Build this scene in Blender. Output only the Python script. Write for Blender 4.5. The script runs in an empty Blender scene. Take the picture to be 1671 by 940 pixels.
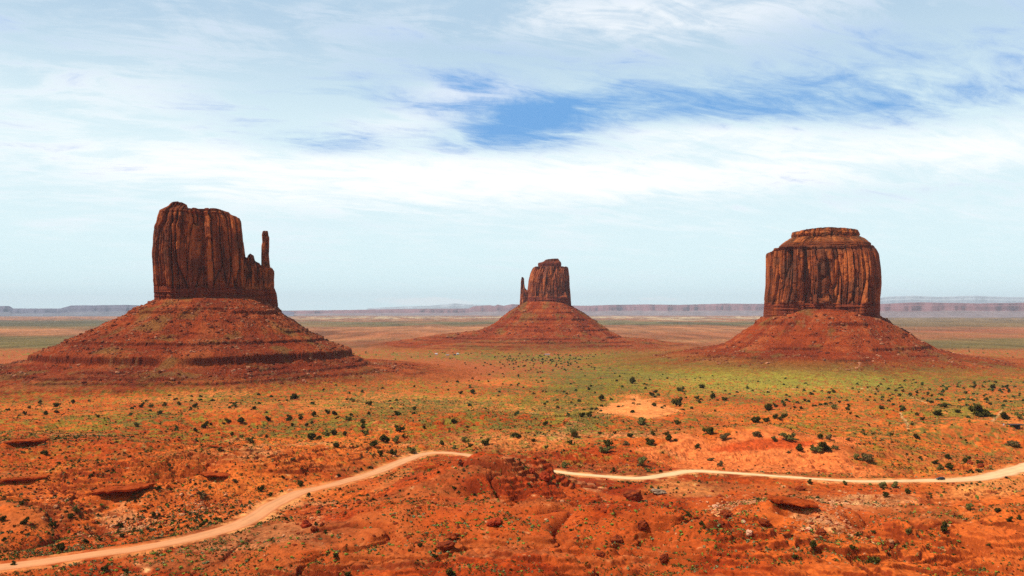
import bpy, math, random
import numpy as np
sc = bpy.context.scene
COL = sc.collection
R = math.radians
# ------------------------------------------------------------------ camera, sky, sun, exposure
F = 1286.0                      # focal length in photo pixels (photo 1671 x 940)
CZ = 100.0                      # eye height above the valley floor
PITCH = math.atan(38.0 / F)
cam = bpy.data.cameras.new("camera"); camo = bpy.data.objects.new("camera", cam); COL.objects.link(camo)
camo.location = (0, 0, CZ); camo.rotation_euler = (R(90) + PITCH, 0, 0)
cam.sensor_width = 36; cam.lens = 36 * F / 1671; cam.clip_start = 1; cam.clip_end = 200000
sc.camera = camo
SUN_EL, SUN_X, SUN_Y = R(54), -0.955, -0.30       # direction towards the sun: high, left and a little behind
sun = bpy.data.lights.new("sun", 'SUN'); suno = bpy.data.objects.new("sun", sun); COL.objects.link(suno)
sun.energy = 4.9; sun.angle = R(0.6); sun.color = (1.0, 0.94, 0.84)
az = math.atan2(SUN_X, SUN_Y)
suno.rotation_euler = (math.pi/2 - SUN_EL, 0, math.pi - az)
sc.view_settings.view_transform = 'Standard'; sc.view_settings.look = 'None'
sc.view_settings.exposure = 0.16; sc.view_settings.gamma = 1.0; sc.view_settings.use_curve_mapping = False
sc.render.engine = 'CYCLES'
sc.cycles.max_bounces = 4; sc.cycles.diffuse_bounces = 2; sc.cycles.glossy_bounces = 1
sc.cycles.volume_bounces = 0; sc.cycles.use_denoising = False; sc.cycles.use_adaptive_sampling = False; sc.cycles.light_sampling_threshold = 0.0
sc.cycles.transparent_max_bounces = 8

class NT:
    """small helper for node graphs"""
    def __init__(s, nt): s.nt = nt; nt.nodes.clear()
    def n(s, t, **k):
        nd = s.nt.nodes.new(t)
        for a, b in k.items(): setattr(nd, a, b)
        return nd
    def l(s, a, b): s.nt.links.new(a, b)
    def put(s, sock, v):
        if hasattr(v, 'is_output') or isinstance(v, bpy.types.NodeSocket): s.l(v, sock)
        else: sock.default_value = v
    def m(s, op, a, b=0.0, c=None, clamp=False):
        nd = s.n('ShaderNodeMath', operation=op, use_clamp=clamp)
        s.put(nd.inputs[0], a)
        if op not in ('SINE', 'COSINE', 'ABSOLUTE', 'ARCSINE', 'EXPONENT', 'FRACT'): s.put(nd.inputs[1], b)
        if c is not None: s.put(nd.inputs[2], c)
        return nd.outputs[0]
    def mix(s, f, a, b, mode='MIX'):
        nd = s.n('ShaderNodeMix', data_type='RGBA', blend_type=mode)
        s.put(nd.inputs[0], f); s.put(nd.inputs[6], a); s.put(nd.inputs[7], b)
        return nd.outputs[2]
    def noise(s, vec, scale, detail=5, rough=.55, dist=0.0):
        nd = s.n('ShaderNodeTexNoise'); s.l(vec, nd.inputs['Vector'])
        nd.inputs['Scale'].default_value = scale; nd.inputs['Detail'].default_value = detail
        nd.inputs['Roughness'].default_value = rough; nd.inputs['Distortion'].default_value = dist
        return nd.outputs[0]
    def rng(s, v, a, b, c=0.0, d=1.0, smooth=True):
        nd = s.n('ShaderNodeMapRange', interpolation_type='SMOOTHSTEP' if smooth else 'LINEAR')
        s.put(nd.inputs[0], v); nd.inputs[1].default_value = a; nd.inputs[2].default_value = b
        nd.inputs[3].default_value = c; nd.inputs[4].default_value = d
        return nd.outputs[0]
    def vscale(s, vec, sx, sy, sz):
        nd = s.n('ShaderNodeVectorMath', operation='MULTIPLY'); s.l(vec, nd.inputs[0]); nd.inputs[1].default_value = (sx, sy, sz)
        return nd.outputs[0]

def make_world():
    w = bpy.data.worlds.new("World"); sc.world = w; w.use_nodes = True
    g = NT(w.node_tree)
    out = g.n('ShaderNodeOutputWorld')
    tc = g.n('ShaderNodeTexCoord'); d = tc.outputs['Generated']
    sep = g.n('ShaderNodeSeparateXYZ'); g.l(d, sep.inputs[0]); X, Y, Z = sep.outputs
    azn = g.m('ARCTAN2', X, Y); el = g.m('ARCSINE', Z)
    # sky blue
    sky = g.n('ShaderNodeTexSky', sky_type='NISHITA'); sky.sun_disc = False
    sky.sun_elevation = SUN_EL; sky.sun_rotation = az
    sky.altitude = 1600; sky.air_density = 1.0; sky.dust_density = 0.3; sky.ozone_density = 2.5
    blue = g.mix(1.0, sky.outputs[0], (0.072, 0.085, 0.105, 1), 'MULTIPLY')
    # a cloud deck: direction projected on a level plane so that streaks close up towards the horizon
    zz = g.m('ADD', g.m('MAXIMUM', Z, 0.0), 0.17)
    cx = g.m('DIVIDE', X, zz); cy = g.m('DIVIDE', Y, zz)
    comb = g.n('ShaderNodeCombineXYZ'); g.l(cx, comb.inputs[0]); g.l(cy, comb.inputs[1])
    P = comb.outputs[0]
    warp = g.n('ShaderNodeVectorMath', operation='ADD'); g.l(P, warp.inputs[0]); warp.inputs[1].default_value = (15.5, 2.2, 0)
    P1 = warp.outputs[0]
    n1 = g.noise(g.vscale(P1, .75, 1.0, 1), 1.1, 7, .56, .6)
    rot = g.n('ShaderNodeVectorRotate', rotation_type='Z_AXIS'); g.l(P1, rot.inputs['Vector']); rot.inputs['Angle'].default_value = -.35
    n2 = g.noise(g.vscale(rot.outputs[0], .8, 1.3, 1), 3.0, 10, .64, .7)
    n3 = g.noise(g.vscale(rot.outputs[0], .55, 1.7, 1), 7.0, 8, .66, .9)
    def blob(u, v, ru, rv, tilt=0.0):
        a0 = math.atan((u-835.5)/F); e0 = math.atan((508-v)/F*math.cos(a0))
        da = g.m('SUBTRACT', azn, a0); de = g.m('SUBTRACT', el, e0)
        de = g.m('SUBTRACT', de, g.m('MULTIPLY', da, tilt))
        q = g.m('ADD', g.m('POWER', g.m('ABSOLUTE', g.m('DIVIDE', da, ru/F)), 2.0), g.m('POWER', g.m('ABSOLUTE', g.m('DIVIDE', de, rv/F)), 2.0))
        return g.m('EXPONENT', g.m('MULTIPLY', q, -1.0))
    def total(lst):
        s = None
        for k, args in lst:
            b = g.m('MULTIPLY', blob(*args), k)
            s = b if s is None else g.m('ADD', s, b)
        return s
    gaps = total([(.50, (960, 185, 600, 70, -.03)), (.75, (520, 236, 130, 24)), (.80, (860, 205, 150, 46, .1)), (.62, (1250, 165, 250, 42, -.06)), (.25, (1560, 190, 170, 36)),
                  (.38, (900, 344, 210, 9)), (.35, (560, 366, 130, 10)), (-.55, (170, 150, 200, 50)), (.15, (30, 60, 150, 60)), (.22, (330, 180, 190, 34)),
                  (.30, (1560, 60, 220, 60)), (.35, (900, 70, 330, 40)), (.22, (1350, 320, 230, 14)), (.40, (640,150,170,26))])
    band = total([(1.15, (740, 296, 470, 42)), (.65, (1150, 218, 230, 22, -.05)), (.12, (300, 250, 350, 50)), (.6, (760, 150, 120, 20)), (.5, (680, 195, 130, 32, .1)),
                  (.55, (1560, 240, 330, 34)), (.5, (1050, 30, 280, 40)), (.1, (300, 60, 260, 36))])
    # openness 0 (veil) .. 1 (clear blue)
    op = g.m('ADD', g.m('MULTIPLY', gaps, 1.0), g.m('MULTIPLY', g.m('SUBTRACT', n1, .5), 1.9))
    op = g.m('ADD', op, g.m('MULTIPLY', g.m('SUBTRACT', n3, .5), 1.9))
    op = g.m('ADD', op, g.m('MULTIPLY', g.m('SUBTRACT', n2, .5), 2.4))
    op = g.m('SUBTRACT', op, g.m('MULTIPLY', band, .50))
    openf = g.rng(op, .0, 1.34)
    openf = g.m('MULTIPLY', openf, g.rng(el, R(6), R(9.5), .12, .95))
    # veil colour: pale cyan low down, soft grey blue higher, whiter where the deck is thick
    lowf = g.rng(el, R(-1), R(10))
    veil = g.mix(lowf, (.72, .92, .94, 1), (.68, .84, .89, 1))
    topf = g.rng(el, R(10), R(21))
    veil = g.mix(topf, veil, (.42, .58, .73, 1))
    wh = g.m('ADD', g.m('MULTIPLY', band, .70), g.m('MULTIPLY', g.m('SUBTRACT', n2, .45), 1.6))
    wh = g.m('ADD', wh, g.m('MULTIPLY', g.m('SUBTRACT', n3, .5), 1.3))
    wh = g.m('ADD', wh, g.m('MULTIPLY', g.m('SUBTRACT', n1, .5), .9))
    low_quiet = g.rng(el, R(2), R(9), .35, 1.0)
    whf = g.m('MULTIPLY', g.rng(wh, -.1, .95), low_quiet)
    veil = g.mix(whf, veil, (1.0, 1.0, 1.0, 1))
    blue2 = g.mix(.95, blue, (.115, .345, .71, 1))
    inview = g.mix(openf, veil, blue2)
    # low cumulus bank on the horizon in the middle distance
    cum = total([(1.0, (700, 492, 110, 9)), (.5, (1060, 488, 100, 8))])
    cumn = g.noise(g.vscale(d, 1, 1, 5), 26, 6, .6)
    cumf = g.rng(g.m('ADD', cum, g.m('MULTIPLY', g.m('SUBTRACT', cumn, .5), 1.4)), .45, .8, 0, .55)
    inview = g.mix(cumf, inview, (.93, .93, .92, 1))
    # the deck thins overhead: clear deep blue above
    over = g.rng(el, R(24), R(42))
    res = g.mix(over, inview, blue)
    below = g.rng(el, R(-3), R(0))
    res = g.mix(below, (.25, .16, .12, 1), res)
    bg = g.n('ShaderNodeBackground'); g.l(res, bg.inputs[0]); bg.inputs[1].default_value = 1.0
    g.l(bg.outputs[0], out.inputs[0])
make_world()

# ------------------------------------------------------------------ projection helpers
cp, sp = math.cos(PITCH), math.sin(PITCH)
def proj(x, y, z):
    f = y*cp + (z-CZ)*sp; up = -y*sp + (z-CZ)*cp
    f = np.maximum(f, 1e-3)
    return 835.5 + F*x/f, 470 - F*up/f
def ray(u, v):
    a = (u-835.5)/F; b = (470-v)/F
    return np.array((a, cp - b*sp, sp + b*cp))
def P(u, v, Y):
    d = ray(u, v); t = Y/d[1]
    return d[0]*t, CZ + d[2]*t          # x, z at depth Y

# ------------------------------------------------------------------ numpy noise
def _h(ix, iy, seed):
    h = (ix.astype(np.int64)*374761393 + iy.astype(np.int64)*668265263 + seed*1442695041) & 0xFFFFFFFF
    h = ((h ^ (h >> 13))*1274126177) & 0xFFFFFFFF
    h = ((h ^ (h >> 16))*2246822519) & 0xFFFFFFFF
    return ((h ^ (h >> 15)) & 0xFFFFFF).astype(np.float32)/16777216.0
def vnoise(x, y, seed=0):
    ix = np.floor(x); iy = np.floor(y); fx = (x-ix).astype(np.float32); fy = (y-iy).astype(np.float32)
    ix = ix.astype(np.int64); iy = iy.astype(np.int64)
    fx = fx*fx*fx*(fx*(fx*6-15)+10); fy = fy*fy*fy*(fy*(fy*6-15)+10)
    a = _h(ix, iy, seed); b = _h(ix+1, iy, seed); c = _h(ix, iy+1, seed); d = _h(ix+1, iy+1, seed)
    return (a+(b-a)*fx) + ((c+(d-c)*fx)-(a+(b-a)*fx))*fy
def fbm(x, y, oct=5, seed=0, gain=.5, lac=2.03):
    s = 0; a = 1.0; t = 0
    cx, sx_ = math.cos(.6), math.sin(.6)
    for o in range(oct):
        s = s + a*(vnoise(x, y, seed+o*17)-.5); t += a; a *= gain
        x, y = (x*cx - y*sx_)*lac + 13.7, (x*sx_ + y*cx)*lac - 7.1
    return s/t*2.0                    # about -1..1 (mostly within +-.5)
def voro(x, y, seed=0, jit=.9):
    ix = np.floor(x).astype(np.int64); iy = np.floor(y).astype(np.int64)
    f1 = np.full(x.shape, 9.0, np.float32); f2 = f1.copy(); idr = np.zeros(x.shape, np.float32)
    for dx in (-1, 0, 1):
        for dy in (-1, 0, 1):
            jx = ix+dx; jy = iy+dy
            px = jx + .5 + (_h(jx, jy, seed)-.5)*jit; py = jy + .5 + (_h(jx, jy, seed+5)-.5)*jit
            d = np.sqrt((px-x)**2 + (py-y)**2).astype(np.float32)
            nr = d < f1
            f2 = np.where(nr, f1, np.minimum(f2, d)); idr = np.where(nr, _h(jx, jy, seed+9), idr); f1 = np.where(nr, d, f1)
    return f1, f2, idr
def ss(x, a, b):
    t = np.clip((x-a)/(b-a), 0, 1); return t*t*(3-2*t)
def gb(u, v, cu, cv, ru, rv, tilt=0.0):
    return np.exp(-((u-cu)/ru)**2 - ((v-cv-tilt*(u-cu))/rv)**2)
def mixc(c, t, k):
    k = np.clip(k, 0, 1)[..., None]; return c*(1-k) + np.array(t, np.float32)*k
def lin(r, g, b):
    f = lambda c: ((c/255+.055)/1.055)**2.4 if c > 10 else c/255/12.92
    return (f(r), f(g), f(b))

# ------------------------------------------------------------------ terrain height
_br = np.array([0, 8, 20, 60, 150, 240, 300, 380, 463, 700, 1050, 1500, 2400, 5000, 12000, 62000.])
_bz = np.array([98.2, 96.8, 91.5, 70, 37, 12, 4.5, 2.5, 2, 0, -8, -14, -20, -28, -36, -44.])
def base(x, y):
    r = np.hypot(x, y)
    return np.interp(np.log(r+5), np.log(_br+5), _bz)
def hit_fn(hf, u, v, r0=150.0, r1=14000.0):
    d = ray(u, v); t = r0; pt = t
    while t < r1:
        if CZ + d[2]*t < float(hf(np.array([d[0]*t]), np.array([d[1]*t]))[0]):
            lo, hi = pt, t
            for _ in range(18):
                m = (lo+hi)/2
                if CZ + d[2]*m < float(hf(np.array([d[0]*m]), np.array([d[1]*m]))[0]): hi = m
                else: lo = m
            return np.array((d[0]*hi, d[1]*hi))
        pt = t; t += max(.8, t*.006)
    return np.array((d[0]*r1, d[1]*r1))
def smooth_path(pts, step=2.0):
    p = np.array(pts, float); out = []
    for i in range(len(p)-1):
        p0 = p[max(i-1, 0)]; p1 = p[i]; p2 = p[i+1]; p3 = p[min(i+2, len(p)-1)]
        n = max(2, int(np.linalg.norm(p2[:2]-p1[:2])/step))
        for k in range(n):
            t = k/n
            out.append(.5*((2*p1)+(-p0+p2)*t+(2*p0-5*p1+4*p2-p3)*t*t+(-p0+3*p1-3*p2+p3)*t**3))
    out.append(p[-1]); return np.array(out)
# road centre line in the photograph (u, v, full width in metres, how pale)
road_px = [(-260, 945, 9, 0), (-120, 935, 9, 0), (0, 927, 9, 0), (130, 909, 9, 0), (260, 890, 9.5, 0), (350, 870, 10, 0), (405, 850, 11, 0), (445, 825, 11, 0), (490, 804, 10, 0), (545, 791, 9, 0),
           (610, 772, 10, .1), (650, 756, 10, .15), (690, 742, 9, .2), (722, 739.5, 9, .2), (760, 743, 8, .3), (830, 757, 8, .6), (900, 769, 7, .95), (960, 776, 7, 1), (1040, 781, 8, 1),
           (1085, 776, 9, 1), (1130, 769.5, 8, 1), (1200, 773, 7, 1), (1300, 780, 6, 1), (1400, 786, 6.5, .95), (1500, 785, 8, .8), (1560, 784, 10, .8),
           (1610, 779, 12, .9), (1655, 768, 13, .9), (1700, 756, 13, .9), (1800, 742, 12, .9), (1950, 735, 12, .9)]
def hitbase(u, v):
    d = ray(u, v); t = 250.0
    for _ in range(60): t = (CZ - float(base(np.array([d[0]*t]), np.array([d[1]*t]))[0]))/(-d[2])*.5 + t*.5
    return (d[0]*t, d[1]*t)
road = smooth_path([(*hitbase(u, v), w, p) for u, v, w, p in road_px], 3.0)
road_z = base(road[:, 0], road[:, 1]) + .2
road_r = np.hypot(road[:, 0], road[:, 1]); road_b = road[:, 0]/road[:, 1]
def poly_dist(x, y, path):
    """distance to a polyline, and the fractional index of the nearest point"""
    best = np.full(x.shape, 1e9); par = np.zeros(x.shape)
    sub = path[::3] if len(path) > 60 else path
    k = 3 if len(path) > 60 else 1
    if (len(path)-1) % k: sub = np.vstack([sub, path[-1]])
    for i in range(len(sub)-1):
        ax, ay = sub[i, 0], sub[i, 1]; bx, by = sub[i+1, 0]-ax, sub[i+1, 1]-ay
        t = np.clip(((x-ax)*bx+(y-ay)*by)/(bx*bx+by*by+1e-9), 0, 1)
        d = np.hypot(x-ax-t*bx, y-ay-t*by)
        m = d < best; best = np.where(m, d, best); par = np.where(m, (i+t)*k, par)
    return best, np.minimum(par, len(path)-1)
# mounds: photo point of the crest (u, v), depth, height, half widths across / along the view
def mound(u, Y, h, rx, ry, rot=0.0): return ((u-835.5)/F*Y, Y, h, rx, ry, rot)
mounds = [mound(800, 425, 13.5, 42, 40, .3), mound(885, 438, 7, 14, 16), mound(690, 372, 9, 55, 34, .5), mound(640, 330, 8, 48, 30), mound(1010, 345, 8, 60, 36, -.3),
          mound(1290, 362, 10.5, 36, 34, .4), mound(1120, 325, 8, 46, 30), mound(1500, 330, 6, 60, 34), mound(1180, 395, 4.5, 46, 22), 
          mound(560, 300, 6, 50, 22), mound(860, 296, 9, 44, 26), mound(1350, 296, 7, 60, 24), mound(1650, 340, 8, 50, 34), mound(1620, 420, 3.5, 34, 24),
          mound(60, 520, 7, 80, 50, .2), mound(180, 470, 6, 46, 22), mound(340, 470, 5, 60, 30), mound(40, 400, 5, 50, 30), mound(420, 520, 5, 80, 40),
          mound(1050, 800, 9, 50, 70), mound(1230, 590, 9, 70, 40), mound(1330, 565, 6, 60, 34), mound(1000, 580, 5, 60, 40), mound(650, 700, 7, 110, 80),
          mound(150, 700, 6, 150, 80), mound(1560, 760, 9, 110, 60), mound(1640, 640, 6, 70, 50), mound(1400, 760, 6, 120, 80), mound(880, 720, 6, 70, 60), mound(-150, 600, 8, 140, 90)]
# hollows under rock ledges: photo point, half length, height, tilt, turn
HOLLOWS = [(*hitbase(196, 812), 12.5, 3.5, .10, .22), (120.6, 339.0, 8.5, 3.0, -.10, -.3), (*hitbase(366, 757), 11.0, 2.1, -.05, -.12), (-169.5, 449.0, 8.0, 2.0, -.05, -.1),
           (*hitbase(36, 757), 10.0, 3.0, .04, .25), (*hitbase(30, 797), 11.0, 2.0, .05, .2)]
HZ = []
def H(x, y, fine=True):
    x = np.asarray(x, float); y = np.asarray(y, float)
    r = np.hypot(x, y)
    rd, par = poly_dist(x, y, road) if r.min() < 1200 else (np.full(x.shape, 1e9), np.zeros(x.shape))
    z = base(x, y)
    dmp = ss(r, 200, 300)                              # calm close under the viewpoint
    near = dmp*(1-ss(r, 700, 1300)) ; farr = ss(r, 1500, 4000)
    calm = ss(rd, 8, 70)*.85 + .15*ss(rd, 8, 16)
    calm = np.where(r > 480, np.maximum(calm, ss(rd, 8, 30)), calm)
    add = np.zeros_like(z)
    for mx, my, h, rx, ry, rot in mounds:
        c, s = math.cos(rot), math.sin(rot); dx = (x-mx)*c+(y-my)*s; dy = -(x-mx)*s+(y-my)*c
        q = (dx/rx)**2 + (dy/ry)**2
        add = add + h*np.exp(-q)
    add = add + near*(fbm(x/170, y/170, 3, 3)*12*calm)
    add = add + dmp*(fbm(x/38, y/38, 4, 11)*(3.6 + 2.4*ss(r, 480, 380)))*calm*(1-.6*ss(r, 700, 2000))
    add = add + farr*fbm(x/900, y/900, 3, 31)*8*ss(r, 1500, 4000)
    # eroded gullies on the near mounds
    gl = np.abs(fbm(x/46+.3*fbm(x/25, y/25, 2, 5), y/46, 3, 71)); 
    add = add - near*calm*(1-ss(r, 430, 620))*5.2*np.exp(-gl*11)
    # rock ledges: terraced where the mask is high
    lm = ss(fbm(x/120+4, y/120, 3, 41) + .30*ss(r, 640, 330) + .19, .05, .38)*(1-ss(r, 650, 900))*dmp*calm
    q = add/1.9 + fbm(x/30, y/30, 3, 77)*.8 + .15*np.sin(x/21.)
    fl = np.floor(q); fr = q-fl
    terr = ss(fr, .70, .98) - fr
    jag = fbm(x/7, y/7, 3, 51)
    add = add + lm*2.0*terr*(1+.8*jag)
    if fine:
        add = add + dmp*calm*(fbm(x/9, y/9, 4, 61)*.9 + lm*np.abs(fbm(x/4, y/4, 3, 65))*1.3)*(1-ss(r, 900, 2500))
        f1, f2, idr = voro(x/2.6, y/2.6, 21)
        rubm = ss(fbm(x/60, y/60, 2, 88), .05, .3)*(1-ss(r, 560, 760))*dmp*calm
        add = add + rubm*(idr*.7*ss(f2-f1, .0, .35))
    z = z + add
    for (hx, hy, hl, hh, tilt, rot), zc in zip(HOLLOWS, HZ):
        near_ = (np.abs(x-hx) < hl*2.6) & (np.abs(y-hy) < 45)
        if not near_.any(): continue
        xs, ys = x[near_], y[near_]; k = hh/4.6
        c, s_ = math.cos(rot), math.sin(rot); dx = xs-hx; dy = ys-hy
        ax = dx*c + dy*s_; ay = (-dx*s_ + dy*c)/max(k, .45)
        hol = np.exp(-(ax/(hl*.95))**4)*ss(ay, 13, 9.5)*ss(ay, -14, 3)
        flat = np.exp(-(ax/(hl*1.6))**4 - (ay/17.)**4)
        shape = zc + hh*ss(ay, -2, 8) + ax*tilt + fbm(xs/7, ys/7, 4, 5)*.8*min(1, hh/3)
        z[near_] = z[near_]*(1-flat) + flat*(shape - hol*hh*1.3)
    # nothing in front may hide the visible stretches of the road
    if r.min() < 700:
        brg = x/np.maximum(y, 1.0); rr_ = np.interp(brg, road_b, road_r - road[:, 2]*.5*1.5); rz_ = np.interp(brg, road_b, road_z)
        uu = 835.5 + F*brg
        lim = CZ - (CZ-rz_)*np.minimum(r/np.maximum(rr_-1.5, 1), 1.0) - .25 + 60*ss(uu, 742, 775)*ss(uu, 905, 885) + 60*ss(uu, -60, -200) + 60*(r > rr_+2) + 60*(r < 200)
        k_ = .7; m_ = np.minimum(z, lim); z = m_ - k_*np.log1p(np.exp(-np.abs(z-lim)/k_))*(np.abs(z-lim) < 12)
    # road bed
    ip = par
    rz = np.interp(ip, np.arange(len(road_z)), road_z)
    hw = np.interp(ip, np.arange(len(road_z)), road[:, 2])/2
    k = 1 - ss(rd - hw, 1.8, 9.0)
    z = z*(1-k) + (rz)*k
    return z

# ------------------------------------------------------------------ mesh helpers
HZ0 = [float(H(np.array([h[0]]), np.array([h[1]+3.0]), False)[0]) - h[3]*.45 for h in HOLLOWS]
HZ0[0] = float(base(np.array([HOLLOWS[0][0]]), np.array([HOLLOWS[0][1]]))[0]); HZ = HZ0
def mesh_obj(name, verts, faces, mat=None, parent=None, col=None, smooth=False):
    """verts (n,3) array, faces (m,3|4) int array or list of such arrays; col (n,3) point colours"""
    me = bpy.data.meshes.new(name)
    verts = np.ascontiguousarray(verts, np.float32)
    fl = faces if isinstance(faces, list) else [faces]
    fl = [np.asarray(f, np.int32) for f in fl if len(f)]
    loops = np.concatenate([f.ravel() for f in fl]); sizes = np.concatenate([np.full(len(f), f.shape[1], np.int32) for f in fl])
    me.vertices.add(len(verts)); me.vertices.foreach_set('co', verts.ravel())
    me.loops.add(len(loops)); me.loops.foreach_set('vertex_index', loops)
    me.polygons.add(len(sizes)); st = np.zeros(len(sizes), np.int32); st[1:] = np.cumsum(sizes)[:-1]
    me.polygons.foreach_set('loop_start', st)
    me.update(calc_edges=True)
    me.polygons.foreach_set('use_smooth', np.full(len(sizes), smooth, bool))
    if col is not None:
        at = me.color_attributes.new('Col', 'FLOAT_COLOR', 'POINT')
        c = np.ones((len(verts), 4), np.float32); c[:, :3] = col; at.data.foreach_set('color', c.ravel())
    if mat is not None: me.materials.append(mat)
    o = bpy.data.objects.new(name, me); COL.objects.link(o)
    if parent is not None: o.parent = parent
    return o
def grid_faces(nr, nc, wrap=False):
    i = np.arange(nr-1)[:, None]; j = np.arange(nc if wrap else nc-1)[None, :]; j2 = (j+1) % nc
    return np.stack([i*nc+j, i*nc+j2, (i+1)*nc+j2, (i+1)*nc+j], -1).reshape(-1, 4)
def tag(o, label=None, cat=None, group=None, kind=None):
    if label: o['label'] = label
    if cat: o['category'] = cat
    if group: o['group'] = group
    if kind: o['kind'] = kind
    return o
def empty(name, loc, rz=0.0):
    o = bpy.data.objects.new(name, None); COL.objects.link(o); o.location = loc; o.rotation_euler = (0, 0, rz); return o
class MB:
    """collects simple shapes into one mesh"""
    def __init__(s): s.v = []; s.f = []
    def add(s, v, f):
        o = len(s.v); s.v += [tuple(p) for p in v]; s.f += [tuple(i+o for i in q) for q in f]; return s
    def box(s, x0, x1, y0, y1, z0, z1, taper=0.0):
        t = taper
        v = [(x0, y0, z0), (x1, y0, z0), (x1, y1, z0), (x0, y1, z0), (x0+t, y0+t, z1), (x1-t, y0+t, z1), (x1-t, y1-t, z1), (x0+t, y1-t, z1)]
        return s.add(v, [(3, 2, 1, 0), (4, 5, 6, 7), (0, 1, 5, 4), (1, 2, 6, 5), (2, 3, 7, 6), (3, 0, 4, 7)])
    def cyl(s, c, axis, r, h, n=16, r2=None):
        r2 = r if r2 is None else r2; v = []
        for k in (0, 1):
            for i in range(n):
                a = 2*math.pi*i/n; p = [math.cos(a)*(r, r2)[k], math.sin(a)*(r, r2)[k]]; q = [0, 0, 0]
                ax = [i2 for i2 in range(3) if i2 != axis]; q[ax[0]] = p[0]; q[ax[1]] = p[1]; q[axis] = h*k - h/2*(axis != 2)
                v.append((c[0]+q[0], c[1]+q[1], c[2]+q[2]))
        return s.add(v, [tuple(range(n))[::-1], tuple(range(n, 2*n))] + [(i, (i+1) % n, n+(i+1) % n, n+i) for i in range(n)])
    def build(s, name, mat, parent=None, bevel=0.0, smooth=False):
        me = bpy.data.meshes.new(name); me.from_pydata(s.v, [], s.f); me.materials.append(mat)
        import bmesh
        bm = bmesh.new(); bm.from_mesh(me)
        bmesh.ops.recalc_face_normals(bm, faces=bm.faces)
        if bevel: bmesh.ops.bevel(bm, geom=list(bm.edges), offset=bevel, segments=2, affect='EDGES')
        bm.to_mesh(me); bm.free()
        for p in me.polygons: p.use_smooth = smooth
        o = bpy.data.objects.new(name, me); COL.objects.link(o)
        if parent is not None: o.parent = parent
        return o

# ------------------------------------------------------------------ materials
def pmat(name, colour, rough=.9, spec=.1, var=.0, scale=1.0, metal=0.0):
    m = bpy.data.materials.new(name); m.use_nodes = True; g = NT(m.node_tree)
    out = g.n('ShaderNodeOutputMaterial'); b = g.n('ShaderNodeBsdfPrincipled'); g.l(b.outputs[0], out.inputs[0])
    b.inputs['Roughness'].default_value = rough; b.inputs['Specular IOR Level'].default_value = spec; b.inputs['Metallic'].default_value = metal
    tc = g.n('ShaderNodeTexCoord'); n = g.noise(tc.outputs['Object'], scale, 5, .6)
    k = g.rng(n, .3, .7, 1-var, 1+var, False)
    cc = g.n('ShaderNodeVectorMath', operation='SCALE'); cc.inputs[0].default_value = colour; g.l(k, cc.inputs['Scale'])
    g.l(cc.outputs[0], b.inputs['Base Color'])
    return m
def attr_mat(name, layers, bump, rough=.95):
    """vertex colour (rock or soil colour, some light and shade painted in) broken up by world-space noise; layers = (scale vec, scale, lo, hi)"""
    m = bpy.data.materials.new(name); m.use_nodes = True; g = NT(m.node_tree)
    out = g.n('ShaderNodeOutputMaterial'); b = g.n('ShaderNodeBsdfPrincipled'); g.l(b.outputs[0], out.inputs[0])
    b.inputs['Roughness'].default_value = rough; b.inputs['Specular IOR Level'].default_value = .06
    a = g.n('ShaderNodeAttribute', attribute_name='Col'); c = a.outputs['Color']
    geo = g.n('ShaderNodeNewGeometry'); pos = geo.outputs['Position']
    k = None
    for vec, scl, lo, hi in layers:
        n = g.noise(g.vscale(pos, *vec), scl, 4, .6)
        t = g.rng(n, .3, .7, lo, hi, False)
        k = t if k is None else g.m('MULTIPLY', k, t)
    sc_ = g.n('ShaderNodeVectorMath', operation='SCALE'); g.l(c, sc_.inputs[0]); g.l(k, sc_.inputs['Scale'])
    g.l(sc_.outputs[0], b.inputs['Base Color'])
    (vec, scl, dist, strength) = bump
    n = g.noise(g.vscale(pos, *vec), scl, 5, .65)
    bp = g.n('ShaderNodeBump'); bp.inputs['Distance'].default_value = dist; bp.inputs['Strength'].default_value = strength
    g.l(n, bp.inputs['Height']); g.l(bp.outputs[0], b.inputs['Normal'])
    return m
M_ground = attr_mat('red_earth', [((1, 1, 1), .09, .86, 1.14), ((1, 1, 1), .55, .78, 1.2)], ((1, 1, 1), .8, .9, .6))
M_talus = attr_mat('talus_rubble', [((1, 1, 1), .05, .85, 1.15), ((1, 1, 1), .4, .62, 1.35)], ((1, 1, 1), .45, 2.2, .9))
M_cliff = attr_mat('sandstone_cliff', [((1, 1, .25), .05, .85, 1.12), ((1, 1, .6), .35, .74, 1.22), ((.3, .3, 2.2), .12, .92, 1.08)], ((1, 1, .6), .28, 2.4, 1.0))
M_mesa = attr_mat('far_rock', [((1, 1, 1), .002, .8, 1.2)], ((1, 1, .3), .004, 40, .5))
M_road = attr_mat('graded_dirt', [((1, 1, 1), .12, .93, 1.07), ((1, 1, 1), 1.2, .94, 1.06)], ((1, 1, 1), 1.5, .1, .4))
M_leaf = attr_mat('shrub_leaves', [((1, 1, 1), 2.0, .75, 1.25)], ((1, 1, 1), 2, .1, .2), .8)
M_rock = attr_mat('loose_rock', [((1, 1, 1), .6, .75, 1.2), ((1, 1, 3), 2.0, .85, 1.15)], ((1, 1, 1), 1.6, .3, .8))

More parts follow.
